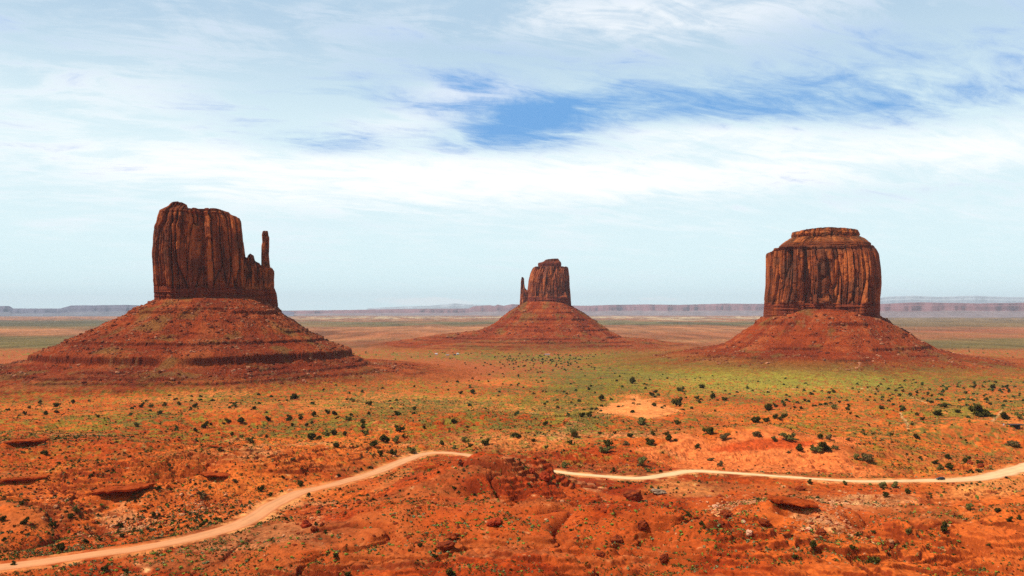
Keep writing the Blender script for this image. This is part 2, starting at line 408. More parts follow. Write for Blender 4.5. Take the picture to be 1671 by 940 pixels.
# ------------------------------------------------------------------ colours of the valley (by place; u, v = where the flat floor lies in the photo)
C_RED = lin(180, 66, 24); C_ORA = lin(216, 104, 44); C_SAND = lin(238, 144, 84); C_DEEP = lin(158, 52, 16)
C_GRN = lin(120, 112, 42); C_GRN2 = lin(98, 98, 46); C_PALE = lin(222, 165, 120); C_GREYR = lin(158, 88, 52)
def zone(x, y):
    r = np.hypot(x, y); b = base(x, y)
    u, v = proj(x, np.maximum(y, 1.0), b)
    return u, v, r
def green_amount(x, y, u, v, r):
    g = np.zeros(x.shape)
    g = g + 1.0*gb(u, v, 1270, 620, 250, 24) + .8*gb(u, v, 1010, 610, 180, 26) + .75*gb(u, v, 930, 660, 110, 40, -.35) + .85*gb(u, v, 840, 583, 330, 8)
    g = g + .6*gb(u, v, 720, 660, 170, 22) + .55*gb(u, v, 560, 690, 160, 16, -.15) + .55*gb(u, v, 960, 700, 34, 45, -.7) + .5*gb(u, v, 1130, 690, 60, 12)
    g = g + .65*gb(u, v, 1520, 700, 130, 15, -.14) + .5*gb(u, v, 1300, 705, 60, 8) + .55*gb(u, v, 90, 745, 60, 12, -.5) + .4*gb(u, v, 230, 690, 120, 10, -.15)
    g = g + .6*gb(u, v, 1600, 665, 140, 20) + .35*gb(u, v, 300, 648, 250, 10) + .35*gb(u, v, 1450, 750, 50, 7) + .5*gb(u, v, 1560, 620, 200, 16)
    g = g - .5*gb(u, v, 1050, 670, 62, 24) - .6*gb(u, v, 1220, 745, 130, 22) - .5*gb(u, v, 1250, 668, 90, 9) - .4*gb(u, v, 700, 600, 150, 22)
    g = g + .55*fbm(x/85, y/85, 4, 101) + .3*ss(v, 760, 690)*ss(v, 590, 650)
    return g
def bare_mask(x, y, u, v):
    n_ = fbm(x/30, y/30, 4, 221)
    a = ss(np.hypot((u-1045-.25*(v-668))/66, (v-671)/25) + .35*n_, 1.05, .88)
    b = ss(np.hypot((u-1240)/190, (v-746)/24) + .6*n_, 1.05, .75)
    return a, b*ss(v, 774, 768)
def ground_colour(x, y, z, slope):
    u, v, r = zone(x, y)
    n = x.shape[0]
    c = np.tile(np.array(C_RED, np.float32), (n, 1))
    big = fbm(x/140, y/140, 4, 111); mid = fbm(x/26, y/26, 4, 121); sml = fbm(x/5, y/5, 3, 131)
    c = mixc(c, C_ORA, .42 + 1.0*big + .45*mid + .45*ss(v, 800, 690))
    c = mixc(c, C_DEEP, (.20*ss(v, 690, 900) - 1.2*big + .7*mid)*ss(r, 900, 500))
    # pale trampled / gypsum patches and sand sheets
    c = mixc(c, C_SAND, .6*gb(u, v, 1590, 690, 90, 16)*(.7+mid))
    c = mixc(c, C_SAND, .75*ss(gb(u, v, 1610, 800, 120, 24, -.1)+.2*mid, .3, .8))
    c = mixc(c, C_SAND, .55*ss(gb(u, v, 1120, 795, 70, 14)+.3*mid, .3, .8) + .4*ss(gb(u, v, 470, 815, 70, 12, -.3)+.3*mid, .3, .8) + .4*ss(gb(u, v, 640, 790, 60, 16, -.7)+.3*mid, .4, .8))
    c = mixc(c, C_SAND, .5*ss(gb(u, v, 830, 720, 160, 20)+.3*mid, .3, .9)+ .4*ss(gb(u, v, 600, 660, 500, 26)+.9*big, .3, 1.0))
    c = mixc(c, C_PALE, .65*ss(gb(u, v, 1430, 845, 60, 14, .35)+.35*mid+.2*sml, .45, .75))
    c = mixc(c, C_PALE, .5*ss(gb(u, v, 1400, 825, 120, 16)+.6*sml, .45, .95) + .5*ss(gb(u, v, 1200, 850, 50, 26)+.9*sml, .5, .95) + .5*ss(gb(u, v, 1350, 890, 70, 22, .4)+.9*sml, .45, .95))
    c = mixc(c, C_PALE, .35*ss(gb(u, v, 200, 835, 60, 20)+.9*sml, .5, 1.0) + .3*ss(fbm(x/55, y/55, 3, 171)+.3*sml, .3, .55)*ss(r, 900, 600))
    c = mixc(c, lin(166, 88, 50), .85*ss(v+14*mid+20*big, 655, 605))
    # greyish gravel bands
    c = mixc(c, C_GREYR, .55*ss(fbm(x/60, y/24, 3, 141), .08, .35)*ss(r, 1200, 500))
    # green cover: patchy, broken up at shrub size
    g = green_amount(x, y, u, v, r)
    cell = fbm(x/3.3, y/3.3, 2, 151)
    cov = ss(g + 1.3*sml + 1.5*cell, .22, .95)*ss(v, 830, 700)*.84*ss(v, 560, 575)
    gc = np.where((fbm(x/40, y/40, 3, 161) > -.02)[:, None], np.array(C_GRN, np.float32), np.array(C_GRN2, np.float32))
    gc = gc + (np.array(lin(160, 150, 62), np.float32)-gc)*(ss(gb(u, v, 1270, 622, 260, 26), .2, .9)*.75)[:, None]
    cov_ = np.clip(cov, 0, 1)[:, None]; c = c*(1-cov_) + gc*cov_
    # bare sand dome and the bare bank above the pale road
    bare = bare_mask(x, y, u, v)
    c = mixc(c, np.array(C_SAND)*np.array((1.02, .96, 1.0)), .92*bare[0]); c = mixc(c, np.array(lin(232, 118, 66)), .9*bare[1])
    c = mixc(c, lin(190, 60, 20), .75*ss(gb(u, v, 1255, 738, 120, 4)+.3*mid, .35, .7))
    # red pediments round the buttes
    ped = ss(gb(u, v, 640, 606, 200, 20)+.25*mid, .3, .6) + ss(gb(u, v, 60, 610, 420, 26)+.2*mid, .3, .6) + ss(gb(u, v, 900, 562, 260, 7), .3, .7) + .9*ss(gb(u, v, 1600, 596, 150, 10)+.3*mid, .3, .8)
    ped = ped + .8*ss(gb(u, v, 1140, 585, 110, 9)+.2*mid, .3, .8)
    c = mixc(c, np.array(lin(172, 84, 48)), np.clip(ped, 0, 1)*(.62+1.1*sml+1.2*cell)*ss(r, 900, 1010))
    # the far plain: broad belts of soil and grass, by distance and bearing
    far = ss(v, 574, 566)
    w = v + 4.0*fbm(x/1300, y/3000, 4, 181) + 2.5*fbm(x/260, y/900, 4, 183)
    fc = np.tile(np.array(lin(160, 100, 66), np.float32), (n, 1))
    gfar = lin(108, 97, 60); pink = lin(188, 118, 82); dk = lin(98, 86, 58); redf = lin(168, 92, 60)
    L = ss(u, 560, 400); Rr = ss(u, 1380, 1480); Mm = (1-L)*(1-Rr)
    def bel(a, b, s=1.8): return ss(w, a-s, a+s)*(1-ss(w, b-s, b+s))
    fc = mixc(fc, pink, (bel(537, 545)*.9 + bel(515, 521)*.3)*L)
    fc = mixc(fc, gfar, (bel(547, 575, 3)*.8*ss(u, 330, 60) + bel(534, 537)*.6)*L)
    fc = mixc(fc, dk, bel(523, 533.5)*.95*L)
    fc = mixc(fc, pink, (bel(533, 570, 2)*.8)*Mm)
    fc = mixc(fc, redf, (bel(541, 552, 2)*.7 + bel(556, 572)*.8)*Mm)
    fc = mixc(fc, gfar, (bel(524, 530)*.9 + bel(530, 536)*.7*ss(fbm(x/1500, y/4000, 2, 191), -.1, .15))*Mm)
    fc = mixc(fc, lin(205, 170, 140), (bel(517, 520, .7)*.9)*Mm)
    fc = mixc(fc, gfar, (bel(552, 578, 3)*.75 + bel(516, 533)*.6)*Rr)
    fc = mixc(fc, redf, (bel(538, 543, 1)*.9 + bel(546, 551)*.6)*Rr)
    fc = fc*.86*(1+.5*fbm(x/500, y/1500, 4, 195)+.5*fbm(x/90, y/400, 3, 197))[:, None]
    spk = fbm(x/30, y/60, 3, 193)*ss(r, 7000, 2500)
    fc = mixc(fc, lin(88, 84, 46), .7*spk)
    k = np.clip(far, 0, 1)[:, None]; c = c*(1-k) + fc*k
    # steep ledge faces darker and redder, crevice shade painted into the colour
    c = mixc(c, lin(122, 42, 20), ss(slope, .55, 1.0)*.8*ss(r, 900, 700))
    # faint pale tracks
    for tr in tracks:
        d, _ = poly_dist(x, y, tr); c = mixc(c, C_PALE, .7*(1-ss(d, .5, 1.7)))
    shoulder, _ = poly_dist(x, y, road) if r.min() < 1200 else (r*0+99, 0)
    c = mixc(c, lin(232, 150, 96), .75*ss(9.5+5*mid-shoulder, 0, 4)*ss(sml+.45, 0, .5))
    # fine soil and stone speckle
    smooth_ = ss(fbm(x/48, y/34, 3, 231), .0, .22)*ss(v, 760, 800); c = mixc(c, lin(214, 100, 46), .38*smooth_)
    rough_ = 1 - .85*smooth_
    sp1 = fbm(x/1.1, y/1.1, 2, 201)*ss(r, 1100, 500); c = c*(1 + (.40*sp1 + .30*sml)*rough_)[:, None]
    c = mixc(c, lin(128, 46, 18), ss(-fbm(x/3.2, y/2.2, 3, 207), .24, .42)*.55*rough_*ss(r, 1300, 600))
    return np.clip(c*np.array((.86, .90, .68)), .004, .8)
def px_path(pts, step=4.0): return smooth_path([hitbase(u, v) for u, v in pts], step)[:, :2]
tracks = [px_path([(1440, 640), (1470, 642), (1490, 648), (1503, 653), (1512, 657)]), px_path([(830, 668), (858, 669), (885, 672)]),
          px_path([(1617, 707), (1628, 698), (1638, 692)]), px_path([(1470, 690), (1478, 700), (1482, 708)]), px_path([(1200, 637), (1300, 634), (1400, 633), (1440, 640)])]

# ------------------------------------------------------------------ ground sheet
GRID = {}
import time; T0 = time.time()
def Hs(x, y):
    """height looked up in the finished ground sheet"""
    x = np.asarray(x, float); y = np.asarray(y, float)
    fr = np.interp(np.hypot(x, y), GRID['rr'], np.arange(len(GRID['rr']))); ft = np.interp(np.degrees(np.arctan2(x, y)), GRID['th'], np.arange(len(GRID['th'])))
    i = np.clip(fr.astype(int), 0, len(GRID['rr'])-2); j = np.clip(ft.astype(int), 0, len(GRID['th'])-2); a = fr-i; b = ft-j; Z = GRID['Z']
    return (Z[i, j]*(1-b)+Z[i, j+1]*b)*(1-a) + (Z[i+1, j]*(1-b)+Z[i+1, j+1]*b)*a
_T = np.concatenate([np.arange(200, 1200, .5), 1200*1.0008**np.arange(3000)])
def hit(u, v, r0=200.0):
    d = ray(u, v); T = _T[_T >= r0]
    below = CZ + d[2]*T < Hs(d[0]*T, d[1]*T)
    k = int(np.argmax(below)) if below.any() else len(T)-1
    return np.array((d[0]*T[k], d[1]*T[k]))
def make_ground():
    fine = np.arange(-41, 41.0001, .052)
    coarse = np.arange(43, 317.1, 2.5)
    th = np.radians(np.concatenate([fine, coarse]))
    vs = np.arange(968, 545, -.62)
    rr = [1, 4, 8, 14, 20, 30, 45, 60, 80, 105, 130, 155, 180, 200, 215, 228, 240, 250]
    rr = rr[:14] + list(np.arange(218, 262, .55))
    last = rr[-1]
    for v in vs:
        d = (CZ+1)*F/(v-508)*1.0
        while d > last + .62 and last < 284: last += .5; rr.append(last)
        if d > last + .38: rr.append(d); last = d
    while last < 13000: last *= 1.022; rr.append(last)
    while last < 44000: last *= 1.08; rr.append(last)
    rr = np.array(rr)
    Rg, Tg = np.meshgrid(rr, th, indexing='ij')
    x = (Rg*np.sin(Tg)).ravel(); y = (Rg*np.cos(Tg)).ravel()
    z = np.empty(x.shape)
    CH = 200000
    for i in range(0, len(x), CH): z[i:i+CH] = H(x[i:i+CH], y[i:i+CH])
    nr, nc = Rg.shape
    Z = z.reshape(nr, nc)
    GRID.update(rr=rr, th=np.degrees(th), Z=Z)
    print('heights', time.time()-T0)
    gr = np.abs(np.gradient(Z, axis=0)/np.maximum(np.gradient(Rg, axis=0), .1))
    gt = np.abs(np.gradient(Z, axis=1)/np.maximum(Rg*math.radians(.052), .1)); gt[:, len(fine)-1:] = 0; gt[:, 0] = 0
    slope = np.hypot(gr, gt).ravel()
    col = np.empty((len(x), 3), np.float32)
    for i in range(0, len(x), CH): col[i:i+CH] = ground_colour(x[i:i+CH], y[i:i+CH], z[i:i+CH], slope[i:i+CH])
    print('ground', nr, nc, nr*nc)
    o = mesh_obj('ground', np.stack([x, y, z], 1), grid_faces(nr, nc, True)[:, ::-1], M_ground, col=col, smooth=False)
    tag(o, kind='structure')
    # close the small hole under the viewpoint
    return o
make_ground()

# ------------------------------------------------------------------ dirt road
def make_road():
    n = len(road); t = np.gradient(road[:, :2], axis=0); t /= np.linalg.norm(t, axis=1)[:, None]
    nrm = np.stack([-t[:, 1], t[:, 0]], 1); M = 19
    V = []; C = []
    ra, rb = np.array(lin(232, 160, 114)), np.array(lin(242, 206, 160))
    for i in range(n):
        for k in range(M):
            s = k/(M-1)*2-1
            w = road[i, 2]/2*(1 + .26*float(fbm(np.array([i*.33+50*(s > 0)]), np.array([3.3+9*(s > 0)]), 4, 7)[0]))
            p = road[i, :2] + nrm[i]*w*s
            V.append((p[0], p[1], road_z[i] + .16 - .10*abs(s)**3 + .03*math.cos(s*9)))
            c = ra*(1-road[i, 3]) + rb*road[i, 3]
            rut = 1 - .14*math.exp(-((abs(s + .12*math.sin(i*.05))-.42)/.13)**2) + .10*float(fbm(np.array([i*.5]), np.array([s*4.0]), 3, 17)[0])
            k_ = max(0, abs(s)-.62)/.38; c = c*(1-.65*k_) + np.array(lin(205, 100, 48))*.65*k_; C.append(np.clip(c*np.array((.80, .78, .66))*rut, 0, 1))
    o = mesh_obj('dirt_road', np.array(V), grid_faces(n, M), M_road, col=np.array(C), smooth=True)
    tag(o, kind='structure')
make_road()

print('t', time.time()-T0)
# ------------------------------------------------------------------ buttes
def interp_pts(pts, q, key=0):
    p = sorted(pts, key=lambda a: a[key]); return np.interp(q, [a[key] for a in p], [a[1-key] for a in p])
def cols1d(A, w, seed, jit=.7):
    q = A/w; i = np.floor(q).astype(np.int64); z0 = i*0
    bnd = lambda k: k + (_h(k, z0, seed)-.5)*jit
    c = np.where(q < bnd(i), i-1, np.where(q >= bnd(i+1), i+1, i))
    return c, np.minimum(np.abs(q-bnd(c)), np.abs(bnd(c+1)-q))*w
def slabs(A, Z, w, hseg, seed):
    c, d = cols1d(A, w, seed); z0 = c*0
    hh = hseg*(.6+.9*_h(c, z0, seed+2)); k = np.floor((Z + 400*_h(c, z0, seed+3))/hh).astype(np.int64)
    return (_h(c, z0, seed+4)-.5), (_h(c, k, seed+6)-.5), d
def turn(fr, X, Y, klat):
    """stand a butte square to the line of sight from the overlook"""
    xc, yc = fr; ph = math.atan2(xc, yc); c, s_ = math.cos(ph), math.sin(ph); dx = (X-xc)*c*klat; dy = Y-yc
    return xc + dx*c + dy*s_, yc - dx*s_ + dy*c
def tower(name, parent, fr, kk, Y0, Lp, Rp, Tp, vbot, depth, mat_params, nth=640, nz=200, sup=3.2, yoff=0.0, seed=0, extra_down=14.0, capn=26):
    """a rock body from its outline in the photo: Lp/Rp (u,v) left and right edges, Tp (u,v) top line; real depth = depth * half width"""
    mp = dict(cell=(19, 130), cellamp=5.5, crack=6.0, strata_top=0.0, strata_base=.13, orange=.5, sc=1.0, hue=(0, 0, 0)); mp.update(mat_params)
    Lx = [(P(u, v, Y0)[1], P(u, v, Y0)[0]) for u, v in Lp]; Rx = [(P(u, v, Y0)[1], P(u, v, Y0)[0]) for u, v in Rp]
    Tz = [(P(u, v, Y0)[0], P(u, v, Y0)[1]) for u, v in Tp]
    Lx.sort(); Rx.sort(); Tz.sort()
    fL = lambda z: np.interp(z, [a for a, b in Lx], [b for a, b in Lx]); fR = lambda z: np.interp(z, [a for a, b in Rx], [b for a, b in Rx])
    fT = lambda x: np.interp(x, [a for a, b in Tz], [b for a, b in Tz])
    zb = P(835, vbot, Y0)[1] - extra_down; ztop = max(b for a, b in Tz)
    W0 = (fR(zb)-fL(zb))/2; per = 4*(W0 + W0*depth)*.85
    th = np.linspace(0, 2*np.pi, nth, endpoint=False)
    cx = np.sign(np.cos(th))*np.abs(np.cos(th))**(2/sup); cy = np.sign(np.sin(th))*np.abs(np.sin(th))**(2/sup)
    # irregular plan: bays and buttresses
    plan = 1 + .07*fbm(np.cos(th)*1.7+seed, np.sin(th)*1.7, 3, seed+3)*2*np.abs(np.sin(th))
    nx = np.sign(cx)*np.abs(cx)**(sup-1); ny = np.sign(cy)*np.abs(cy)**(sup-1)/max(depth, .2); nn = np.hypot(nx, ny)+1e-6; nx /= nn; ny /= nn
    # arc length
    ax = W0*cx; ay = W0*depth*cy*plan; arc = np.concatenate([[0], np.cumsum(np.hypot(np.diff(ax), np.diff(ay)))]); total = arc[-1] + math.hypot(ax[0]-ax[-1], ay[0]-ay[-1])
    v = np.linspace(0, 1, nz)
    V_, A_ = np.meshgrid(v, arc, indexing='ij'); CX = np.broadcast_to(cx, V_.shape); CY = np.broadcast_to(cy*plan, V_.shape)
    zmid = .5*(zb+ztop)
    xm = (fL(zmid)+fR(zmid))/2 + (fR(zmid)-fL(zmid))/2*CX
    top = fT(xm); Z = zb + V_*(top-zb)
    for _ in range(3):
        cc = (fL(Z)+fR(Z))/2; ww = (fR(Z)-fL(Z))/2; top = fT(cc+ww*CX); Z = zb + V_*(top-zb)
    cc = (fL(Z)+fR(Z))/2; ww = (fR(Z)-fL(Z))/2
    X = cc + ww*CX; Yv = Y0 + yoff + ww*depth*CY
    # relief, tiled round the perimeter by blending over the seam (seam lies on the far right edge)
    s = mp['sc']
    rel = (Z-zb-extra_down)/(ztop-zb-extra_down)
    def relief(A):
        wob = fbm(A/40, Z/90, 3, seed+40)*5*s
        f1, f2, r1 = voro((A+wob)/(mp['cell'][0]*s), Z/(mp['cell'][1]*s), seed+1)
        d = (r1-.5)*2*mp['cellamp']*s
        edge = f2-f1
        d = d - mp['crack']*s*np.exp(-edge/.07)
        w2 = mp['cell'][0]*.55*s; o1, o2, dd1 = slabs(A + wob*.6 + .6*s*fbm(A/5, Z/6, 3, seed+12), Z + fbm(A/6, Z/9, 3, seed+15)*5*s, w2, 48*s, seed+11)
        d = d + o1*8.0*s + o2*4.4*s - 2.6*s*np.exp(-dd1/(.75*s))
        p1, p2, dd2 = slabs(A + wob*.5 + .5*s*fbm(A/3, Z/4, 3, seed+16), Z + fbm(A/4, Z/6, 3, seed+17)*3*s, w2*.42, 17*s, seed+18)
        d = d + p1*1.8*s + p2*2.0*s - 1.0*s*np.exp(-dd2/(.5*s)); r2 = .5 + .5*o2 + .4*p2
        # large bays
        d = d + fbm(A/(55*s), Z/(260*s), 3, seed+21)*13*s
        # tall clefts
        cl = np.abs(fbm(A/(34*s)+2.2, Z/(420*s), 2, seed+25)); d = d - 8*s*np.exp(-cl*34)
        d = d + fbm(A/(6*s), Z/(8*s), 4, seed+31)*1.2*s
        # bedding at the foot and at the top
        sbn = mp['strata_base']*(1+.5*fbm(A/35, A*0, 3, seed+44)); bb = ss(rel, sbn*1.25, sbn*.8)
        d = d*(1-.72*bb) + bb*(2.0*s + (vnoise(Z*.42/s, A/60, 6)-.5)*3.0*s + (vnoise(Z*1.2/s, A/25, 7)-.5)*1.4*s)
        tt = ss(rel, 1-mp['strata_top'], 1-mp['strata_top']*.7) if mp['strata_top'] > 0 else 0
        d = d*(1-.5*tt) + tt*((vnoise(Z*.30/s, A/90, 8)-.5)*6*s - 1.0*s)
        return d, r1, r2, edge
    d, r1, r2, edge = relief(A_)
    bl = ss(V_*0 + A_, total*.97, total); d0, _, _, _ = relief(A_-total); d = d*(1-bl) + d0*bl
    fade = 1 - .55*ss(V_, .97, 1.0)
    d = (d - d.mean() - 1.2*s)*fade
    silh = np.abs(nx)**3                                   # keep the outline of the photograph
    d = d*(1-.8*silh)[None, :]
    X = X + d*nx; Yv = Yv + d*ny
    Z2 = Z + V_**6*(fbm(X/(12*s), Yv/(12*s), 3, seed+51)*3.0*s)
    # colour: bare orange sandstone, painted sunlit facets, dark varnish streaks, browner high up
    st = fbm(A_/(15*s), Z/(60*s), 4, seed+61) + .6*fbm(A_/(30*s), Z/(60*s), 3, seed+63)
    c = np.tile(np.array(lin(156, 78, 46), np.float32), (X.size, 1))
    lightc = lin(206, 112, 62); dark = lin(92, 48, 34); grey = lin(104, 68, 56)
    c = mixc(c, lightc, ss(st.ravel()+mp['orange']*.5+1.1*(r2.ravel()-.5), .28, .6)*.9)
    c = mixc(c, dark, ss(-st.ravel()+.3*(r1.ravel()-.5)+.8*fbm(A_.ravel()/(12*s), Z.ravel()/(30*s), 4, seed+65), .12, .5)*.62)
    c = mixc(c, grey, ss(fbm(A_.ravel()/(22*s), Z.ravel()/(45*s), 3, seed+69), .12, .4)*.6)
    bb = ss(rel.ravel(), mp['strata_base']*1.2, mp['strata_base']*.9)
    c = mixc(c, lin(136, 56, 34), bb*.7); c = mixc(c, lin(96, 36, 24), bb*ss(vnoise(Z.ravel()*.45/s, A_.ravel()/60, 6), .5, .7)*.45)
    c = mixc(c, lin(112, 56, 38), ss(rel.ravel(), .82, 1)*.5)
    # cap rings
    sv = np.linspace(1, 0, capn)[1:]; Xc = []; Yc = []; Zc = []
    cxm = (X[-1].max()+X[-1].min())/2; ym = Y0+yoff
    for q in sv:
        xx = cxm + (X[-1]-cxm)*q; yy = ym + (Yv[-1]-ym)*q
        zz = fT(xx)*1.0 + fbm(xx/(12*s), yy/(12*s), 3, seed+51)*3.0*s
        Xc.append(xx); Yc.append(yy); Zc.append(zz)
    Xa = np.vstack([X, Xc]); Ya = np.vstack([Yv, Yc]); Za = np.vstack([Z2, Zc])
    ctop = np.tile(np.array(lin(150, 78, 48), np.float32), (len(sv)*nth, 1))
    Xa, Ya = turn(fr, Xa, Ya, kk); Za = CZ + (Za-CZ)*np.where(Za > CZ, .4+.6*kk, 1)
    col = np.vstack([c, ctop])*np.array((.70, .69, .56), np.float32) + np.array(mp['hue'], np.float32)
    ntot = Xa.shape[0]
    return mesh_obj(name, np.stack([Xa.ravel(), Ya.ravel(), Za.ravel()], 1), grid_faces(ntot, nth, True), M_cliff, parent, col=np.clip(col, .01, 1), smooth=False)

def rock_pieces(n, pts, sizes, cols, seed):
    """n angular rocks as one vertex/face array"""
    rs = np.random.RandomState(seed)
    t = (1+5**.5)/2
    iv = np.array([(-1, t, 0), (1, t, 0), (-1, -t, 0), (1, -t, 0), (0, -1, t), (0, 1, t), (0, -1, -t), (0, 1, -t), (t, 0, -1), (t, 0, 1), (-t, 0, -1), (-t, 0, 1)])/1.9
    fc = np.array([(0, 11, 5), (0, 5, 1), (0, 1, 7), (0, 7, 10), (0, 10, 11), (1, 5, 9), (5, 11, 4), (11, 10, 2), (10, 7, 6), (7, 1, 8), (3, 9, 4), (3, 4, 2), (3, 2, 6), (3, 6, 8), (3, 8, 9), (4, 9, 5), (2, 4, 11), (6, 2, 10), (8, 6, 7), (9, 8, 1)])
    V = iv[None]*(1 + .35*(rs.rand(n, 12, 1)-.5)*2)
    V = np.clip(V, -.72, .72)
    V = V*(np.stack([.7+.8*rs.rand(n), .7+.6*rs.rand(n), .45+.5*rs.rand(n)], 1))[:, None, :]
    a = rs.rand(n)*6.28; ca, sa = np.cos(a)[:, None], np.sin(a)[:, None]
    x = V[..., 0]*ca - V[..., 1]*sa; y = V[..., 0]*sa + V[..., 1]*ca
    V = np.stack([x, y, V[..., 2]], -1)*sizes[:, None, None] + pts[:, None, :]
    Fc = fc[None] + (np.arange(n)*12)[:, None, None]
    return V.reshape(-1, 3), Fc.reshape(-1, 3), np.repeat(cols, 12, 0)

def talus(parent, fr, klat, cx, cy, Wx, Wy, prof, ledges, benches=None, nth=1100, smax=520, ds=1.1, seed=0, gully=3.0, nrub=5000, rubsize=1.6, hue=1.0, z_rim=None):
    """skirt of rubble round a tower. prof = dict L,R,F,B of (s, z); ledges = [(z, cliff height, strength)]"""
    th = np.linspace(0, 2*np.pi, nth, endpoint=False)
    s_ = [-22.0]
    while s_[-1] < smax: s_.append(s_[-1] + ds*(1 + max(0, s_[-1]-230)/160))
    s_ = np.array(s_)
    def height(S, T, X, Y):
        c2 = np.cos(T)**2; s2 = 1-c2
        S2 = S*(1 + .10*fbm(np.cos(T)*2.2+seed, np.sin(T)*2.2, 3, seed+2)*ss(S, 0, 60)) + ss(S, 5, 60)*fbm(X/38, Y/38, 3, seed+4)*7
        zx = np.where(np.cos(T) < 0, np.interp(S2, *zip(*prof['L'])), np.interp(S2, *zip(*prof['R'])))
        zy = np.where(np.sin(T) < 0, np.interp(S2, *zip(*prof['F'])), np.interp(S2, *zip(*prof['B'])))
        z = zx*c2 + zy*s2
        # debris fans and gullies running down the slope
        arc = T*(Wx+Wy)/2*1.3
        fan = fbm(arc/26+S*.004, S/180, 4, seed+6); z = z + fan*gully*ss(S, 8, 60)*(1-ss(S, 330, 520)*.8)
        mask = 0
        for (zl, hh, st) in ledges:
            zl2 = zl + fbm(arc/90, S*0+zl, 2, seed+8)*1.2
            on = ss(fbm(arc/45+zl, S*0+zl*.3, 3, seed+9)+st, .0, .16)
            jag = fbm(X/5, Y/5, 3, seed+12)*.9 + .9*(voro(X/5.5, Y/5.5, seed+13)[2]-.5)
            q = (z-zl2+jag)
            w = np.exp(-(q/(hh*1.5))**2)
            z = z + on*hh*.5*np.tanh(q/.55)*w
            mask = np.maximum(mask, on*np.exp(-((z-zl2)/(hh*.55))**2)*(np.abs(q) < hh*.8))
        z = z + ss(S, 4, 25)*(fbm(X/9, Y/9, 4, seed+14)*1.6 + fbm(X/3.4, Y/3.4, 2, seed+15)*.8)
        return z, mask, fan
    Sg, Tg = np.meshgrid(s_, th, indexing='ij')
    n = 2.6
    ux = np.sign(np.cos(Tg))*np.abs(np.cos(Tg))**(2/n); uy = np.sign(np.sin(Tg))*np.abs(np.sin(Tg))**(2/n)
    k = ss(Sg, 0, 260)
    X = cx + Wx*(ux*(1-k)+np.cos(Tg)*k) + Sg*np.cos(Tg); Y = cy + Wy*(uy*(1-k)+np.sin(Tg)*k) + Sg*np.sin(Tg)
    xf, yf, Tf, Sf = X.ravel(), Y.ravel(), Tg.ravel(), Sg.ravel()
    z, mask, fan = height(Sf, Tf, xf, yf)
    xf, yf = turn(fr, xf, yf, klat)
    c = np.tile(np.array(lin(160, 62, 30), np.float32), (len(z), 1))
    c = mixc(c, lin(182, 86, 50), ss(fan+.5*fbm(xf/12, yf/12, 3, seed+70), .0, .45)*.75)
    c = mixc(c, lin(126, 46, 26), ss(-fan + .5*fbm(xf/30, yf/30, 3, seed+71), .05, .5)*.6)
    band = vnoise(z*.22, z*0+seed, 72)
    c = mixc(c, lin(130, 42, 22), ss(band, .55, .8)*.5)
    c = mixc(c, lin(112, 104, 60), ss(fbm(xf/40, yf/40, 4, seed+74), .18, .5)*.4)
    c = mixc(c, lin(104, 36, 20), mask*.9)  # ledge cliffs darkened in the colour to strengthen their shade
    c = mixc(c, lin(150, 96, 70), ss(voro(xf/4.5, yf/4.5, seed+75)[2], .86, .92)*.6*ss(fbm(xf/50, yf/50, 2, seed+76), -.15, .15))
    ue, ve, re = zone(xf, yf)
    gr = green_amount(xf, yf, ue, ve, re); c = mixc(c, lin(126, 112, 56), .5*ss(gr+.9*fbm(xf/5, yf/5, 3, 131), .2, .9)*ss(z, 14, -6))
    g = base(xf, yf)
    c = c*np.array((.74, .84, .62))*hue
    kb = ss(z-g+4*fbm(xf/25, yf/25, 3, 79), 12, 0); low = np.where(kb > 0)[0]
    c[low] = c[low]*(1-kb[low, None]) + ground_colour(xf[low], yf[low], z[low], np.zeros(len(low)))*kb[low, None]
    o = mesh_obj('talus_slope', np.stack([xf, yf, z], 1), grid_faces(len(s_), nth, True)[:, ::-1], M_talus, parent, col=np.clip(c, .004, .9), smooth=False)
    # fallen blocks
    rs = np.random.RandomState(seed+99); m = nrub*3
    T = rs.rand(m)*2*np.pi; S = rs.rand(m)**.9*300
    pr = fbm(T*(Wx+Wy)/40, S/60, 3, seed+91)
    keep = (pr + .25*rs.rand(m) > .02) & (np.sin(T) < .55); T = T[keep][:nrub]; S = S[keep][:nrub]
    kk = ss(S, 0, 260); ux = np.sign(np.cos(T))*np.abs(np.cos(T))**(2/n); uy = np.sign(np.sin(T))*np.abs(np.sin(T))**(2/n)
    x = cx + Wx*(ux*(1-kk)+np.cos(T)*kk) + S*np.cos(T); y = cy + Wy*(uy*(1-kk)+np.sin(T)*kk) + S*np.sin(T)
    zz, _, _ = height(S, T, x, y)
    x, y = turn(fr, x, y, klat)
    sz = rubsize*(.35 + rs.pareto(2.6, len(T))*.6).clip(.3, 3.2)
    cc = np.where((rs.rand(len(T)) < .35)[:, None], np.array(lin(190, 124, 88)), np.array(lin(140, 64, 36)))*(.6+.5*rs.rand(len(T), 1))*.8*hue
    V, Fc, Cc = rock_pieces(len(T), np.stack([x, y, zz+sz*.15], 1), sz, cc, seed+5)
    rb = mesh_obj('fallen_rubble', V, Fc, M_rock, parent, col=Cc); rb['kind'] = 'stuff'
    return height
def cr(pts, ox, oy, s): return [(ox+x/s, oy+y/s) for x, y in pts]

